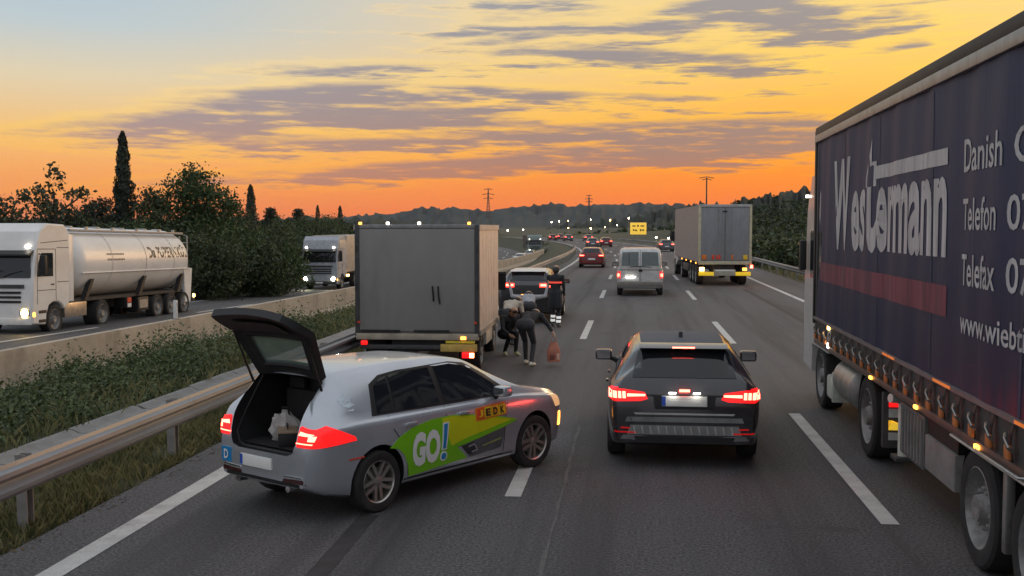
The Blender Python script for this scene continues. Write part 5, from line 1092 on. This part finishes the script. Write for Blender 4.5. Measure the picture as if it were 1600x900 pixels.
# ------------------------------------------------------------------ tanker and oncoming trucks
def cab_front(t, paint, wd=1.25, ln=2.3, h=3.7, dark=None, lampm=HEADW, top=True):
    """cab-over tractor, local x forward with the bumper at x=0, ground z=0"""
    pr = [(-ln,1.0), (-ln,h-.25), (-ln+.3,h-.02), (-.9,h), (-.45,h-.28), (-.16,h-1.0), (-.05,1.75), (0,1.0), (0,.42), (-.8,.36), (-.85,.7), (-1.0,.98), (-1.25,1.08), (-1.55,1.08), (-1.8,.98), (-1.95,.8)]
    b = B(); b.prism(pr, 'y', -wd, wd); o = b.obj('cab', paint, t, smooth=30)
    m = o.modifiers.new('bev', 'BEVEL'); m.width = .06; m.segments = 3; m.limit_method = 'ANGLE'; m.angle_limit = R(40)
    b = B(); b.add([(-.135,-wd+.12,h-1.02), (-.135,wd-.12,h-1.02), (-.035,wd-.10,1.92), (-.035,-wd+.10,1.92)], [(0,1,2,3)]); b.add([(-.165,-wd+.12,h-1.02), (-.165,wd-.12,h-1.02), (-.065,wd-.10,1.92), (-.065,-wd+.10,1.92)], [(0,1,2,3)]); b.obj('windscreen', GLASS, t, smooth=0)
    B().prism([(-.30,h-.95), (.12,h-1.08), (.12,h-1.02), (-.28,h-.86)], 'y', -wd+.05, wd-.05).obj('sun_visor', BLACK, t)
    for s in (-1, 1):
        B().prism([(-.30,1.95), (-1.25,1.95), (-1.25,2.72), (-.55,2.72), (-.36,2.4)], 'y', s*(wd-.02), s*(wd+.006)).obj('side_window', GLASS, t)
        b = B(); b.box(-.40, -.25, s*(wd+.20)-.10, s*(wd+.20)+.10, 2.0, 2.65, bev=.04); b.tube([(-.4, s*wd, 2.7), (-.33, s*(wd+.2), 2.62)], .02, 6); b.obj('wing_mirror', BLACK, t)
        B().box(-.06, .012, s*(wd-.28)-.17, s*(wd-.28)+.17, .68, .88, bev=.03).obj('lamp_housing', BLACK, t)
        B().lathe([(.012,.001), (.026,.07), (.016,.12), (0,.13)], 14, (.0, s*(wd-.28), .78), 'x').obj('headlamp', lampm, t)
        if top: B().box(-.30, -.2, s*(wd-.28)-.07, s*(wd-.28)+.07, h-.82, h-.72, bev=.02).obj('roof_marker_lamp', SMALLW, t)
        truck_wheel(t, -1.4, s*(wd-.03), .5, .32, STEELW)
        b = B()
        for q0_, q1_ in (((-.28,1.05), (-.30,2.85)), ((-1.42,1.15), (-1.42,2.85)), ((-.30,2.85), (-1.42,2.85)), ((-1.42,1.5), (-.28,1.5)), ((-1.5,1.75), (-2.25,1.75)), ((-1.5,2.9), (-2.25,2.9)), ((-.5,3.05), (-2.2,3.15))):
            b.tube([(q0_[0], s*(wd+.001), q0_[1]), (q1_[0], s*(wd+.001), q1_[1])], .010, 4)
        b.obj('door_seams', UNDER, t); B().box(-1.30, -1.12, s*(wd+.012)-.015, s*(wd+.012)+.015, 1.66, 1.70, bev=.01).obj('door_handle', BLACK, t)
        for z in (.50, .80): B().box(-.80, -.35, s*(wd+.004)-.012, s*(wd+.004)+.012, z-.05, z+.05, bev=.01).obj('cab_step', BLACK, t)
        B().box(-.12, -.02, s*(wd-.02)-.05, s*(wd-.02)+.05, .66, .80, bev=.02).obj('corner_indicator', AMBER, t)
        B().box(-ln-.30, -ln+.02, s*(wd-.04)-.03, s*(wd-.04)+.03, 1.05, h-.35, bev=.02).obj('air_deflector', paint, t)
    for y in (-.55, .15): B().tube([(.0, y, 1.90), (-.03, y+.35, 2.05), (-.055, y+.75, 2.15)], .014, 5).obj('wiper', BLACK, t)
    B().box(-.03, .012, -.95, .95, 1.58, 1.70, bev=.01).obj('front_badge_panel', dark or DGREY, t)
    for z in (1.45, 1.30, 1.15): B().box(.0, .022, -.85, .85, z-.045, z+.03).obj('grille_slat', BLACK, t, smooth=0)
    B().box(-.05, .03, -wd+.05, wd-.05, .40, .62, bev=.03).obj('bumper', dark or paint, t); B().box(.03, .04, -.26, .26, .46, .57).obj('number_plate', PLATE, t, smooth=0)
    return o
TW = mat('tanker_white', (.80,.785,.76), .34, var=.05, scale=1.5, coat=.2, dirt=((.46,.40,.34), .3), stretch=(.4,1,1))
t = thing('tanker_truck', 'white silo tanker truck with dark lettering on the opposite carriageway', 'truck', (-21.25, 33.9, zo(40)), R(-90)); t.rotation_euler = (0, R(-1.03), R(-90)); t.scale = (1.04, 1.04, 1.04)
cab_front(t, TW)
b = B(); a0, b0, zc0 = 1.26, 1.27, 2.36
def tank(i, j):
    x = -2.75-10.05*i; e = min(1, i/.075, (1-i)/.075); k = (1-(1-e)**2)**.5 if e < 1 else 1; k = .30+.70*k; th = 2*math.pi*j; return (x, a0*k*math.cos(th), zc0+.05*(1-k)+b0*k*math.sin(th))
b.grid(tank, 60, 40); n_ = 41; b.add([tank(0, j/40) for j in range(40)], [tuple(range(40))]); b.add([tank(1, j/40) for j in range(40)], [tuple(range(40))])
tk = b.obj('tank_shell', TW, t, smooth=50); tbv = BVHTree.FromPolygons([Vector(v) for v in b.v], b.f)
for x in (-5.4, -8.2, -10.8): B().grid(lambda i, j: (x-.02+.04*i, (a0+.008)*math.cos(R(-60+150*j)), zc0+(b0+.008)*math.sin(R(-60+150*j))), 1, 24).obj('tank_weld_band', mat('weld_band', (.55,.53,.50), .4), tk)
b = B(); b.tube([(-3.2, 1.235, 2.0), (-12.4, 1.235, 2.0)], .025, 6); b.obj('side_moulding', TW, t)
for s in (-1, 1): B().box(-12.6, -3.1, s*.78-.09, s*.78+.09, 3.46, 3.55, bev=.02).obj('walkway_rail', mat('walkway', (.30,.30,.31), .5, .3), t)
for x in (-4.4, -6.4, -8.4, -10.4, -11.8): B().lathe([(0,.22), (.06,.22), (.08,.18), (.08,.001)], 16, (x, 0, 3.60), 'z').obj('manhole_lid', ALU, t); B().box(x-.05, x+.05, .70, .80, 3.55, 3.65).obj('rail_bracket', ALU, t, smooth=0)
for x in (-3.5, -7.7, -11.3): B().prism([(x+.10,1.05), (x-.12,1.05), (x-.62,1.78), (x-.42,1.78)], 'y', 1.02, 1.20).obj('saddle_support', BLACK, t); B().prism([(x+.10,1.05), (x-.12,1.05), (x-.62,1.78), (x-.42,1.78)], 'y', -1.20, -1.02).obj('saddle_support', BLACK, t)
B().prism([(-12.0,.55), (-12.55,.55), (-12.75,2.0), (-11.9,2.0)], 'y', 1.05, 1.20).obj('rear_fin', TW, t)
b = B(); b.tube([(-12.95,.9,.7), (-12.95,.9,3.4), (-12.95,.5,3.5)], .035, 8); b.tube([(-12.95,.55,.7), (-12.95,.55,3.4)], .035, 8); b.obj('rear_ladder', ALU, t)
for k in range(9): B().tube([(-12.95,.55,.95+.27*k), (-12.95,.9,.95+.27*k)], .02, 6).obj('ladder_rung', ALU, t)
B().box(-12.9, -.3, -.5, .5, .62, 1.05).obj('chassis_frame', UNDER, t, smooth=0); B().box(-12.6, -2.6, -1.1, 1.1, 1.0, 1.10).obj('sub_frame', UNDER, t, smooth=0)
B().box(-3.55, -2.05, .62, 1.20, .50, 1.0, bev=.03).obj('fuel_tank', mat('fuel_tank', (.42,.38,.33), .35, .7, dirt=((.2,.17,.14), .4)), t)
for x in (-4.7,): 
    for s in (-1, 1): truck_wheel(t, x, s*1.22, .5, .56, STEELW)
for x in (-9.3, -10.6, -11.9):
    for s in (-1, 1): truck_wheel(t, x, s*1.22, .5, .36, STEELW)
B().box(-6.95, -6.55, .7, 1.22, .58, 1.0, bev=.02).obj('locker', BLACK, t); B().box(-6.9, -6.6, 1.22, 1.235, .80, .98).obj('red_reflector', DRED, t, smooth=0); B().box(-6.88, -6.60, 1.22, 1.24, .62, .76).obj('white_reflector', DWHITE, t, smooth=0)
B().box(-8.45, -7.55, .7, 1.2, .42, .95, bev=.02).obj('locker', BLACK, t); B().box(-8.35, -7.65, 1.2, 1.215, .52, .85).obj('locker_door', mat('locker_tan', (.36,.31,.26), .5), t, smooth=0)
B().box(-13.0, -12.8, -1.2, 1.2, .55, .70, bev=.02).obj('rear_bumper', UNDER, t); B().box(-12.95, -12.85, 1.18, 1.24, .72, .86).obj('side_lamp', AMBERW, t, smooth=0)
b = B(); uv, fs = text_fit('Da PUPERNKÜL', 0, 1, 2.48, 3.02, .035); b.add([proj(tbv, 'y+', -8.45-3.7*u, v, .006)[0] for u, v in uv], fs); b.obj('tank_lettering', mat('tank_print', (.06,.055,.055), .5), t, smooth=0)
for z in (2.62, 2.42):
    for k in range(11):
        b = B(); u0 = -5.0-.125*k; b.grid(lambda i, j: tuple(proj(tbv, 'y+', u0-.085*i, z+.07*j, .006)[0]), 2, 2); b.obj('small_print', mat('tank_print_small', (.16,.15,.145), .5), t, smooth=0)
# second oncoming truck
WARMW = mat('cab_cream', (.62,.56,.47), .4, dirt=((.35,.28,.2), .3))
t = thing('oncoming_truck', 'oncoming truck with a white cab and two bright headlights behind the box truck', 'truck', (-21.4, 72, zo(74)), R(-90), 'oncoming trucks')
cab_front(t, mat('cab_blue_grey', (.40,.42,.46), .4, dirt=((.2,.19,.18), .3)), lampm=HEAD, dark=DGREY); 
B().box(-14, -2.6, -1.25, 1.25, 1.15, 3.75, bev=.03).obj('trailer_box', mat('trailer_cream', (.46,.40,.34), .5, dirt=((.25,.2,.16), .5)), t); B().box(-14, -.5, -.5, .5, .6, 1.14).obj('chassis_frame', UNDER, t, smooth=0)
B().box(-2.25, -.75, 1.245, 1.262, 2.85, 3.45, bev=.005).obj('side_decal', WARMW, t)
for x in (-5.0, -10.5, -11.8, -13.1):
    for s in (-1, 1): truck_wheel(t, x, s*1.22, .5, .36, STEELW)
B().box(-3.0, -2.5, 1.22, 1.32, .85, .98, bev=.02).obj('side_lamp', AMBERW, t)
t3 = thing('oncoming_truck', 'far oncoming truck with dazzling greenish white headlights above the crossover roof', 'truck', (-14.2+offo(190), 190, zo(190)), R(-90)+.18, 'oncoming trucks')
cab_front(t3, mat('cab_green_grey', (.20,.25,.23), .5), lampm=emat('head_lamp_far', (.95,1,.72), 160, (.8,.8,.7)))
for o in [o for o in t3.children if o.name.startswith('headlamp')]: o.scale = (1, 1.5, 1.5); o.location = (0, (-.12 if False else 0), 0)
for o in [o for o in t3.children if o.name.startswith('headlamp')]:
    m = Matrix.Identity(4); cy = sum(v.co.y for v in o.data.vertices)/len(o.data.vertices); o.scale = (1, 2.2, 2.2); o.location = (0, -cy*1.2, -.78*1.2)
B().box(-12, -2.6, -1.25, 1.25, 1.1, 3.6).obj('trailer_box', DGREY, t3, smooth=0)
# ------------------------------------------------------------------ sign, street lamps, pylons
X, Y = at(997, 200); zs = zat(357, 200)
t = thing('road_sign', 'yellow rectangular motorway sign standing right of the distant bend', 'sign', (X, Y, gz(X, Y)), R(-6)); hz = zs-gz(X, Y)
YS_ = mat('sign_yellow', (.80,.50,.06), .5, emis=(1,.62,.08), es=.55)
B().box(-1.5, 1.5, -.05, .05, hz-1.1, hz+1.1, bev=.02).obj('sign_panel', YS_, t)
for s in (-1.1, 1.1): B().tube([(s, .1, -.5), (s, .1, hz+1.0)], .09, 8).obj('sign_post', POSTM, t)
SGD = mat('sign_ink', (.25,.16,.03), .5)
for (x0, x1, z0, z1) in ((-1.1,-.5,.35,.6), (-.2,.1,.3,.7), (.4,1.1,.35,.6), (-1.0,-.7,-.45,-.1), (-.6,-.2,-.5,-.2), (.3,.6,-.5,-.1), (.7,1.1,-.45,-.15)): B().box(x0, x1, -.058, -.052, hz+z0, hz+z1).obj('sign_symbol', SGD, t, smooth=0)
LAMPW = emat('street_lamp_white', (1,.85,.62), 45, (.8,.8,.7)); LAMPO = emat('street_lamp_orange', (1,.55,.14), 45, (.8,.6,.3))
lab = {0: 'white', 1: 'orange'}
where = ['leftmost one, behind the box truck roof', 'second from the left, above the oncoming headlights', 'left one of a close pair below the hill', 'right one of a close pair below the hill', 'upper of two stacked lamps', 'lower of two stacked lamps', 'above the red lit car', 'lower one just above the distant traffic', 'one left of the yellow sign', 'brightest one left of the sign', 'dim one nearest the sign', 'highest one above the sign', 'one right of the sign', 'one beside the far trailer']
for i, (px, py, d, k) in enumerate([(794,360,300,0), (818,359,310,0), (862,347,420,0), (874,346,430,0), (888,345,400,1), (888,356,380,1), (923,343,420,0), (923,357,330,1), (945,355,380,1), (953,344,340,1), (964,352,420,0), (982,341,360,0), (1025,371,230,0), (1044,372,240,0)]):
    X, Y = at(px, d); z = zat(py, d); g0 = min(gz(X, Y), z-3)
    t = thing('street_lamp', 'lit %s street lamp in the distance, %s' % (lab[k], where[i]), 'street lamp', (X, Y, g0), 0, 'distant street lamps')
    B().tube([(0,0,-.5), (0,0,z-g0), (0,-.5,z-g0+.25), (0,-.9,z-g0+.25)], [.09,.06,.05,.04], 6).obj('lamp_post', POSTM, t)
    r = .24 if i in (9, 7) else .15
    B().lathe([(-r,.001), (-r*.7,r*.7), (0,r), (r*.7,r*.7), (r,.001)], 10, (0,-1.0,z-g0), 'z').obj('lamp_head', [LAMPW, LAMPO][k], t)
PYL = mat('pylon_steel', (.10,.09,.085), .6, .4)
for px, py, d, hh, lb in ((763,295,1100,30,'taller lattice power pylon on the far ridge'), (920,305,1300,24,'small lattice power pylon on the middle of the ridge'), (1103,278,600,26,'slender mast with crossarms behind the far trailer')):
    X, Y = at(px, d); z = zat(py, d); t = thing('power_pylon', lb, 'pylon', (X, Y, z-hh), R(6), 'power pylons'); w0 = hh*.07; th = .26*d/1000+.05
    slim = px == 1103
    if slim: w0 = .5
    for sx in (-1, 1):
        for sy in (-1, 1): B().tube([(sx*w0, sy*w0, 0), (sx*w0*.35, sy*w0*.35, hh*.6), (sx*.15, sy*.15, hh)], th, 5).obj('pylon_leg', PYL, t)
    for q in range(8):
        a, c = hh*q/9, hh*(q+1)/9; f = lambda z_: w0*(1-.65*min(1, z_/(hh*.6))) if z_ < hh*.6 else max(.15, w0*.35*(1-(z_-hh*.6)/(hh*.4)))
        B().tube([(-f(a), -f(a), a), (f(c), -f(c), c)], th*.7, 4).obj('pylon_brace', PYL, t); B().tube([(f(a), -f(a), a), (-f(c), -f(c), c)], th*.7, 4).obj('pylon_brace', PYL, t)
    for q, l in ((.97, .14), (.80, .20), (.66, .16)) if not slim else ((.99, .16), (.95, .10)): B().tube([(-hh*l, 0, hh*q), (0, 0, hh*(q+.03)), (hh*l, 0, hh*q)], th, 5).obj('pylon_crossarm', PYL, t)
# ------------------------------------------------------------------ people
SKIN = mat('skin', (.45,.27,.19), .55, var=.08); HAIRD = mat('hair_dark', (.018,.013,.011), .6)
def capsule(b, p0, p1, r0, r1, n=10):
    p0, p1 = Vector(p0), Vector(p1); d = (p1-p0); L_ = d.length or 1e-4; d = d/L_; pts = []; rs = []
    for a in (-85, -55, -25): pts.append(p0+d*r0*math.sin(R(a))); rs.append(r0*math.cos(R(a)))
    pts += [p0+(p1-p0)*.33, p0+(p1-p0)*.66]; rs += [r0+(r1-r0)*.33, r0+(r1-r0)*.66]
    for a in (25, 55, 85): pts.append(p1+d*r1*math.sin(R(a))); rs.append(r1*math.cos(R(a)))
    b.tube(pts, rs, n)
def person(label, loc, rz, J, top, bottom, shoe, sleeve=None, hair=HAIRD, grip=(.7, .7), coat=False, voxel=.016):
    """one continuous body from tapered limbs; x is where the person faces, y left, z up"""
    t = thing('person', label, 'person', loc, rz, 'people standing at the stopped vehicles'); V = lambda k: Vector(J[k]); seg = []; b = B()
    def s(a, c, r0, r1, reg): capsule(b, a, c, r0, r1); seg.append((Vector(a), Vector(c), reg))
    pel, ch, nk, hd = V('pelvis'), V('chest'), V('neck'), V('head'); yv = Vector((0,1,0))
    up = (ch-pel).normalized(); s(pel+yv*.08, pel-yv*.08, .125, .125, 1); s(pel, pel.lerp(ch, .55), .135, .125, 0); s(pel.lerp(ch, .5)+yv*.05, ch+yv*.07, .11, .115, 0); s(pel.lerp(ch, .5)-yv*.05, ch-yv*.07, .11, .115, 0)
    s(ch, nk, .095, .06, 0); s(nk, hd, .055, .055, 2)
    hu = (hd-nk).normalized(); f = V('face').normalized()
    s(hd-hu*.02, hd+hu*.07, .085, .092, 2); s(hd+f*.02-hu*.05, hd+f*.045-hu*.075, .06, .045, 2); s(hd+f*.09+hu*.01, hd+f*.108-hu*.02, .014, .018, 2)
    sd_ = hu.cross(f).normalized()
    for k in (-1, 1): s(hd+sd_*k*.088+hu*.01, hd+sd_*k*.092-hu*.02, .018, .014, 2)
    for i, k in enumerate(('l', 'r')):
        sg = 1 if k == 'l' else -1; sh, el_, wr, hip, kn, an, toe = [V(x+k) for x in ('sh', 'el', 'wr', 'hip', 'kn', 'an', 'toe')]
        s(ch+yv*sg*.06, sh, .085, .068, 0); s(sh, el_, .062, .048, 0); s(el_, wr, .047, .034, 0)
        s(hip, kn, .092, .062, 1); s(kn, an, .062, .042, 1); s(an+Vector((0,0,-.02)), toe, .046, .036, 3); s(an, an+(an-toe).normalized()*.05+Vector((0,0,-.03)), .042, .036, 3)
        d = (wr-el_).normalized(); side = d.cross(Vector((0,1,0))).normalized() if abs(d.y) < .9 else Vector((1,0,0)); pn = d.cross(side).normalized(); pm = wr+d*.075
        s(wr, pm, .030, .034, 4)
        for q, ln in zip((-1.5, -.5, .5, 1.5), (.060, .074, .070, .052)):          # four fingers, bent at the knuckle, and a thumb
            b0 = pm+side*q*.017+d*.015; b1 = b0+d*ln*.55+pn*sg*ln*.25*grip[i]; b2 = b1+d*ln*.2*(1-grip[i])+pn*sg*ln*.6*grip[i]+d*ln*.15; s(b0, b1, .0105, .010, 4); s(b1, b2, .010, .0085, 4)
        s(wr+d*.03+side*.025, wr+d*.075+side*.055, .013, .011, 4); s(wr+d*.075+side*.055, wr+d*.11+side*.05+pn*sg*.015, .011, .009, 4)
    if coat:
        s(pel+Vector((-.02,.06,-.02)), pel+Vector((-.03,.08,-.34)), .135, .14, 0); s(pel+Vector((-.02,-.06,-.02)), pel+Vector((-.03,-.08,-.34)), .135, .14, 0); s(pel+Vector((.03,0,0)), pel+Vector((.03,0,-.34)), .13, .13, 0)
    o = b.obj('body', [top, bottom, SKIN, shoe, SKIN], t, smooth=0)
    m = o.modifiers.new('r', 'REMESH'); m.mode = 'VOXEL'; m.voxel_size = voxel; m2 = o.modifiers.new('s', 'SMOOTH'); m2.factor = .5; m2.iterations = 3
    bpy.context.view_layer.update(); me = bpy.data.meshes.new_from_object(o.evaluated_get(bpy.context.evaluated_depsgraph_get())); o.modifiers.clear(); o.data = me
    me.materials.clear()
    for q in (top, bottom, SKIN, shoe, SKIN): me.materials.append(q)
    n = len(me.polygons); C = np.empty(n*3); me.polygons.foreach_get('center', C); C = C.reshape(-1, 3); best = np.full(n, 9e9); reg = np.zeros(n, int)
    for a, c, rg in seg:
        a, c = np.array(a), np.array(c); ab = c-a; tt = np.clip(((C-a)@ab)/max(1e-9, ab@ab), 0, 1); dd = np.linalg.norm(C-(a+tt[:, None]*ab), axis=1)+(.03 if rg == 2 else 0)
        k = dd < best; best[k] = dd[k]; reg[k] = rg
    me.polygons.foreach_set('material_index', reg.astype(np.int32)); me.polygons.foreach_set('use_smooth', [True]*n)
    bb = bmesh.new(); bmesh.ops.create_icosphere(bb, subdivisions=3, radius=1); bb.verts.index_update(); vs = []
    for v in bb.verts:
        q = v.co; p_ = hu*q.z*.118+f*q.x*.108+sd_*q.y*.10; fr = p_.normalized().dot(f); lo = p_.normalized().dot(hu)
        k = 1.0 if not (fr > .35 and lo < .55) else .72
        vs.append(hd+hu*.03-f*.012+p_*k*(1+.04*math.sin(q.x*17+q.y*13)))
    fs = [[v.index for v in f_.verts] for f_ in bb.faces]; bb.free(); B().add(vs, fs).obj('hair', hair, t, smooth=60)
    b = B()
    for k in (-1, 1): capsule(b, hd+f*.083+sd_*k*.034+hu*.018, hd+f*.085+sd_*k*.034+hu*.018, .011, .011, 6)
    capsule(b, hd+f*.083+sd_*.022-hu*.062, hd+f*.083-sd_*.022-hu*.062, .008, .008, 6); b.obj('facial_features', mat('features', (.10,.05,.045), .5), t)
    return t
def pose(lean=0., crouch=0., hz=.92, arms=None, step=.10, face=None, headdrop=0.):
    """lean: radians the trunk bends forward; crouch: metres the pelvis drops"""
    pz_ = hz-crouch; px_ = -.22*math.sin(lean)-.25*crouch; P = Vector((px_, 0, pz_)); u = Vector((math.sin(lean), 0, math.cos(lean))); f = Vector((math.cos(lean*.6+headdrop), 0, -math.sin(lean*.6+headdrop)))
    ch = P+u*.42; nk = ch+u*.13; hd = nk+(u*.10+f*.04); J = dict(pelvis=P, chest=ch, neck=nk, head=hd, face=face or f)
    for k, sg in (('l', 1), ('r', -1)):
        sh = ch+u*.05+Vector((0, sg*.195, 0)); J['sh'+k] = sh
        a = (arms or {}).get(k)
        if a: J['el'+k], J['wr'+k] = sh+Vector(a[0]), sh+Vector(a[0])+Vector(a[1])
        else: J['el'+k] = sh+Vector((.02, sg*.04, -.29)); J['wr'+k] = sh+Vector((.10, sg*.03, -.53))
        hip = P+Vector((0, sg*.09, -.04)); st = step*sg; an = Vector((st, sg*.11, .075)); d = an-hip; L_ = d.length; kb = math.sqrt(max(.0004, .44**2-(min(L_, .86)/2)**2)); kd = Vector((1, 0, 0))
        J['hip'+k] = hip; J['kn'+k] = hip+d*.5+(kd-d.normalized()*kd.dot(d.normalized())).normalized()*kb; J['an'+k] = an; J['toe'+k] = an+Vector((.15, sg*.02, -.038))
    return J
JBLK = mat('jacket_black', (.016,.016,.019), .75, bump=.3); TRG = mat('trousers_grey', (.045,.047,.055), .8, bump=.3); SHW = mat('shoes_white', (.75,.72,.60), .6); GRH = mat('hoodie_pale_grey', (.36,.36,.39), .85, bump=.3); CREAM = mat('jacket_cream', (.50,.44,.36), .75, bump=.3); NAVYC = mat('coat_navy', (.014,.015,.02), .75, bump=.3); SHB = mat('shoes_black', (.02,.02,.02), .6); SHY = mat('shoes_yellowish', (.62,.60,.35), .6)
X, Y = ground(826, 572)
person('person in dark jacket and white shoes bending over, holding a peach bag', (X, Y, 0), R(78), pose(1.25, .06, arms={'l': ((.10,.10,-.26), (.12,-.02,-.22)), 'r': ((-.03,-.17,-.20), (-.06,-.10,-.12))}, step=.16), JBLK, TRG, SHW)
c, s = math.cos(R(78)), math.sin(R(78))
# bag hanging from that person's right hand
J = pose(1.25, .06, arms={'l': ((.10,.10,-.26), (.12,-.02,-.22)), 'r': ((-.03,-.17,-.20), (-.06,-.10,-.12))}, step=.16); h_ = Vector(J['wrr'])+Vector((-.04,-.04,-.07)); hx, hy = X+c*h_.x-s*h_.y, Y+s*h_.x+c*h_.y
PEACH = mat('bag_peach', (.52,.20,.13), .75, bump=.4, dirt=((.30,.11,.08), .4)); t = thing('peach_bag', 'peach coloured bag hanging from the hand of the bending person', 'bag', (hx, hy, max(.04, h_.z-.53)), R(12)); t.scale = (.8, .8, .8)
b = B(); b.grid(lambda i, j: ((.17*(1-.45*max(0, j-.55)/.45)*(.9+.1*math.sin(j*3.1)))*math.copysign(abs(math.cos(i*6.2832))**.6, math.cos(i*6.2832)), .09*(1-.5*max(0, j-.6)/.4)*math.copysign(abs(math.sin(i*6.2832))**.6, math.sin(i*6.2832)), .50*j), 24, 10); b.add([(0,0,.50)], []); n0 = 11
b.add([(.17*.9*math.copysign(abs(math.cos(i/24*6.2832))**.6, math.cos(i/24*6.2832)), .09*math.copysign(abs(math.sin(i/24*6.2832))**.6, math.sin(i/24*6.2832)), .0) for i in range(24)], [tuple(range(24))])
b.obj('bag_body', PEACH, t, smooth=50); B().tube([(-.06,0,.48), (-.05,0,.60), (0,0,.66), (.05,0,.60), (.06,0,.48)], .012, 6).obj('bag_handle', PEACH, t)
B().box(-.11, .02, -.105, -.07, .06, .20, bev=.015).obj('bag_pocket', mat('pocket_brown', (.22,.07,.05), .7), t); B().box(.07, .13, -.10, -.07, .05, .22, bev=.012).obj('bag_flap', mat('flap_pale', (.72,.50,.38), .7), t)
X, Y = ground(797, 556)
person('person in dark clothes crouching by the wheel of the box truck', (X+.0, Y, 0), R(-62), pose(.65, .46, arms={'l': ((.16,.05,-.24), (.22,-.06,-.06)), 'r': ((.16,-.05,-.24), (.20,.08,-.10))}, step=.06, headdrop=.1), JBLK, JBLK, SHY)
X, Y = ground(868, 511)
pc = person('person in long dark coat and trousers with reflective bands, standing by the crossover', (X, Y, 0), R(80), pose(.06, .0, .95, step=.12), NAVYC, NAVYC, SHB, coat=True)
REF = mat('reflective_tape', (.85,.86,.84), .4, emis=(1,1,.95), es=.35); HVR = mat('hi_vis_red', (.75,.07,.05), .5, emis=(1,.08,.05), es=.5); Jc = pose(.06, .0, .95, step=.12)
for k in ('l', 'r'):
    for q in (.50, .76):
        a = Vector(Jc['kn'+k]).lerp(Vector(Jc['an'+k]), q); B().tube([a+Vector((0,0,-.035)), a+Vector((0,0,.035))], .068, 14, cap=False).obj('leg_band', REF, pc)
a = Vector(Jc['chest']); B().grid(lambda i, j: (a.x-.17*math.cos(i*6.283)*.8, a.y+.205*math.sin(i*6.283), a.z-.13+.05*j), 24, 1).obj('chest_band', HVR, pc)
X, Y = at(826, 26.6)
person('person in pale grey hoodie bending behind the crossover, arms reaching out', (X, Y, 0), R(95), pose(1.15, .04, arms={'l': ((.10,.22,.02), (.06,.06,.26)), 'r': ((.10,-.22,.02), (.06,-.06,.26))}, step=.12), GRH, TRG, SHB, hair=HAIRD)
X, Y = at(793, 25.6)
person('person in cream jacket leaning beside the box truck cab', (X+.06, Y, 0), R(70), pose(1.1, .14, step=.1), CREAM, TRG, SHB)

# ------------------------------------------------------------------ evening haze
hz_ = B().box(-2900, 2900, -330, 2600, -8, 60).obj('haze', [], None, smooth=0); stuff(hz_)
m = bpy.data.materials.new('haze'); m.use_nodes = True; m.node_tree.nodes.clear(); ho = m.node_tree.nodes.new('ShaderNodeOutputMaterial'); hv = m.node_tree.nodes.new('ShaderNodeVolumePrincipled')
hv.inputs['Density'].default_value = .00006; hv.inputs['Color'].default_value = (.62,.70,.85,1); hv.inputs['Anisotropy'].default_value = .2
m.node_tree.links.new(hv.outputs[0], ho.inputs['Volume']); hz_.data.materials.append(m)
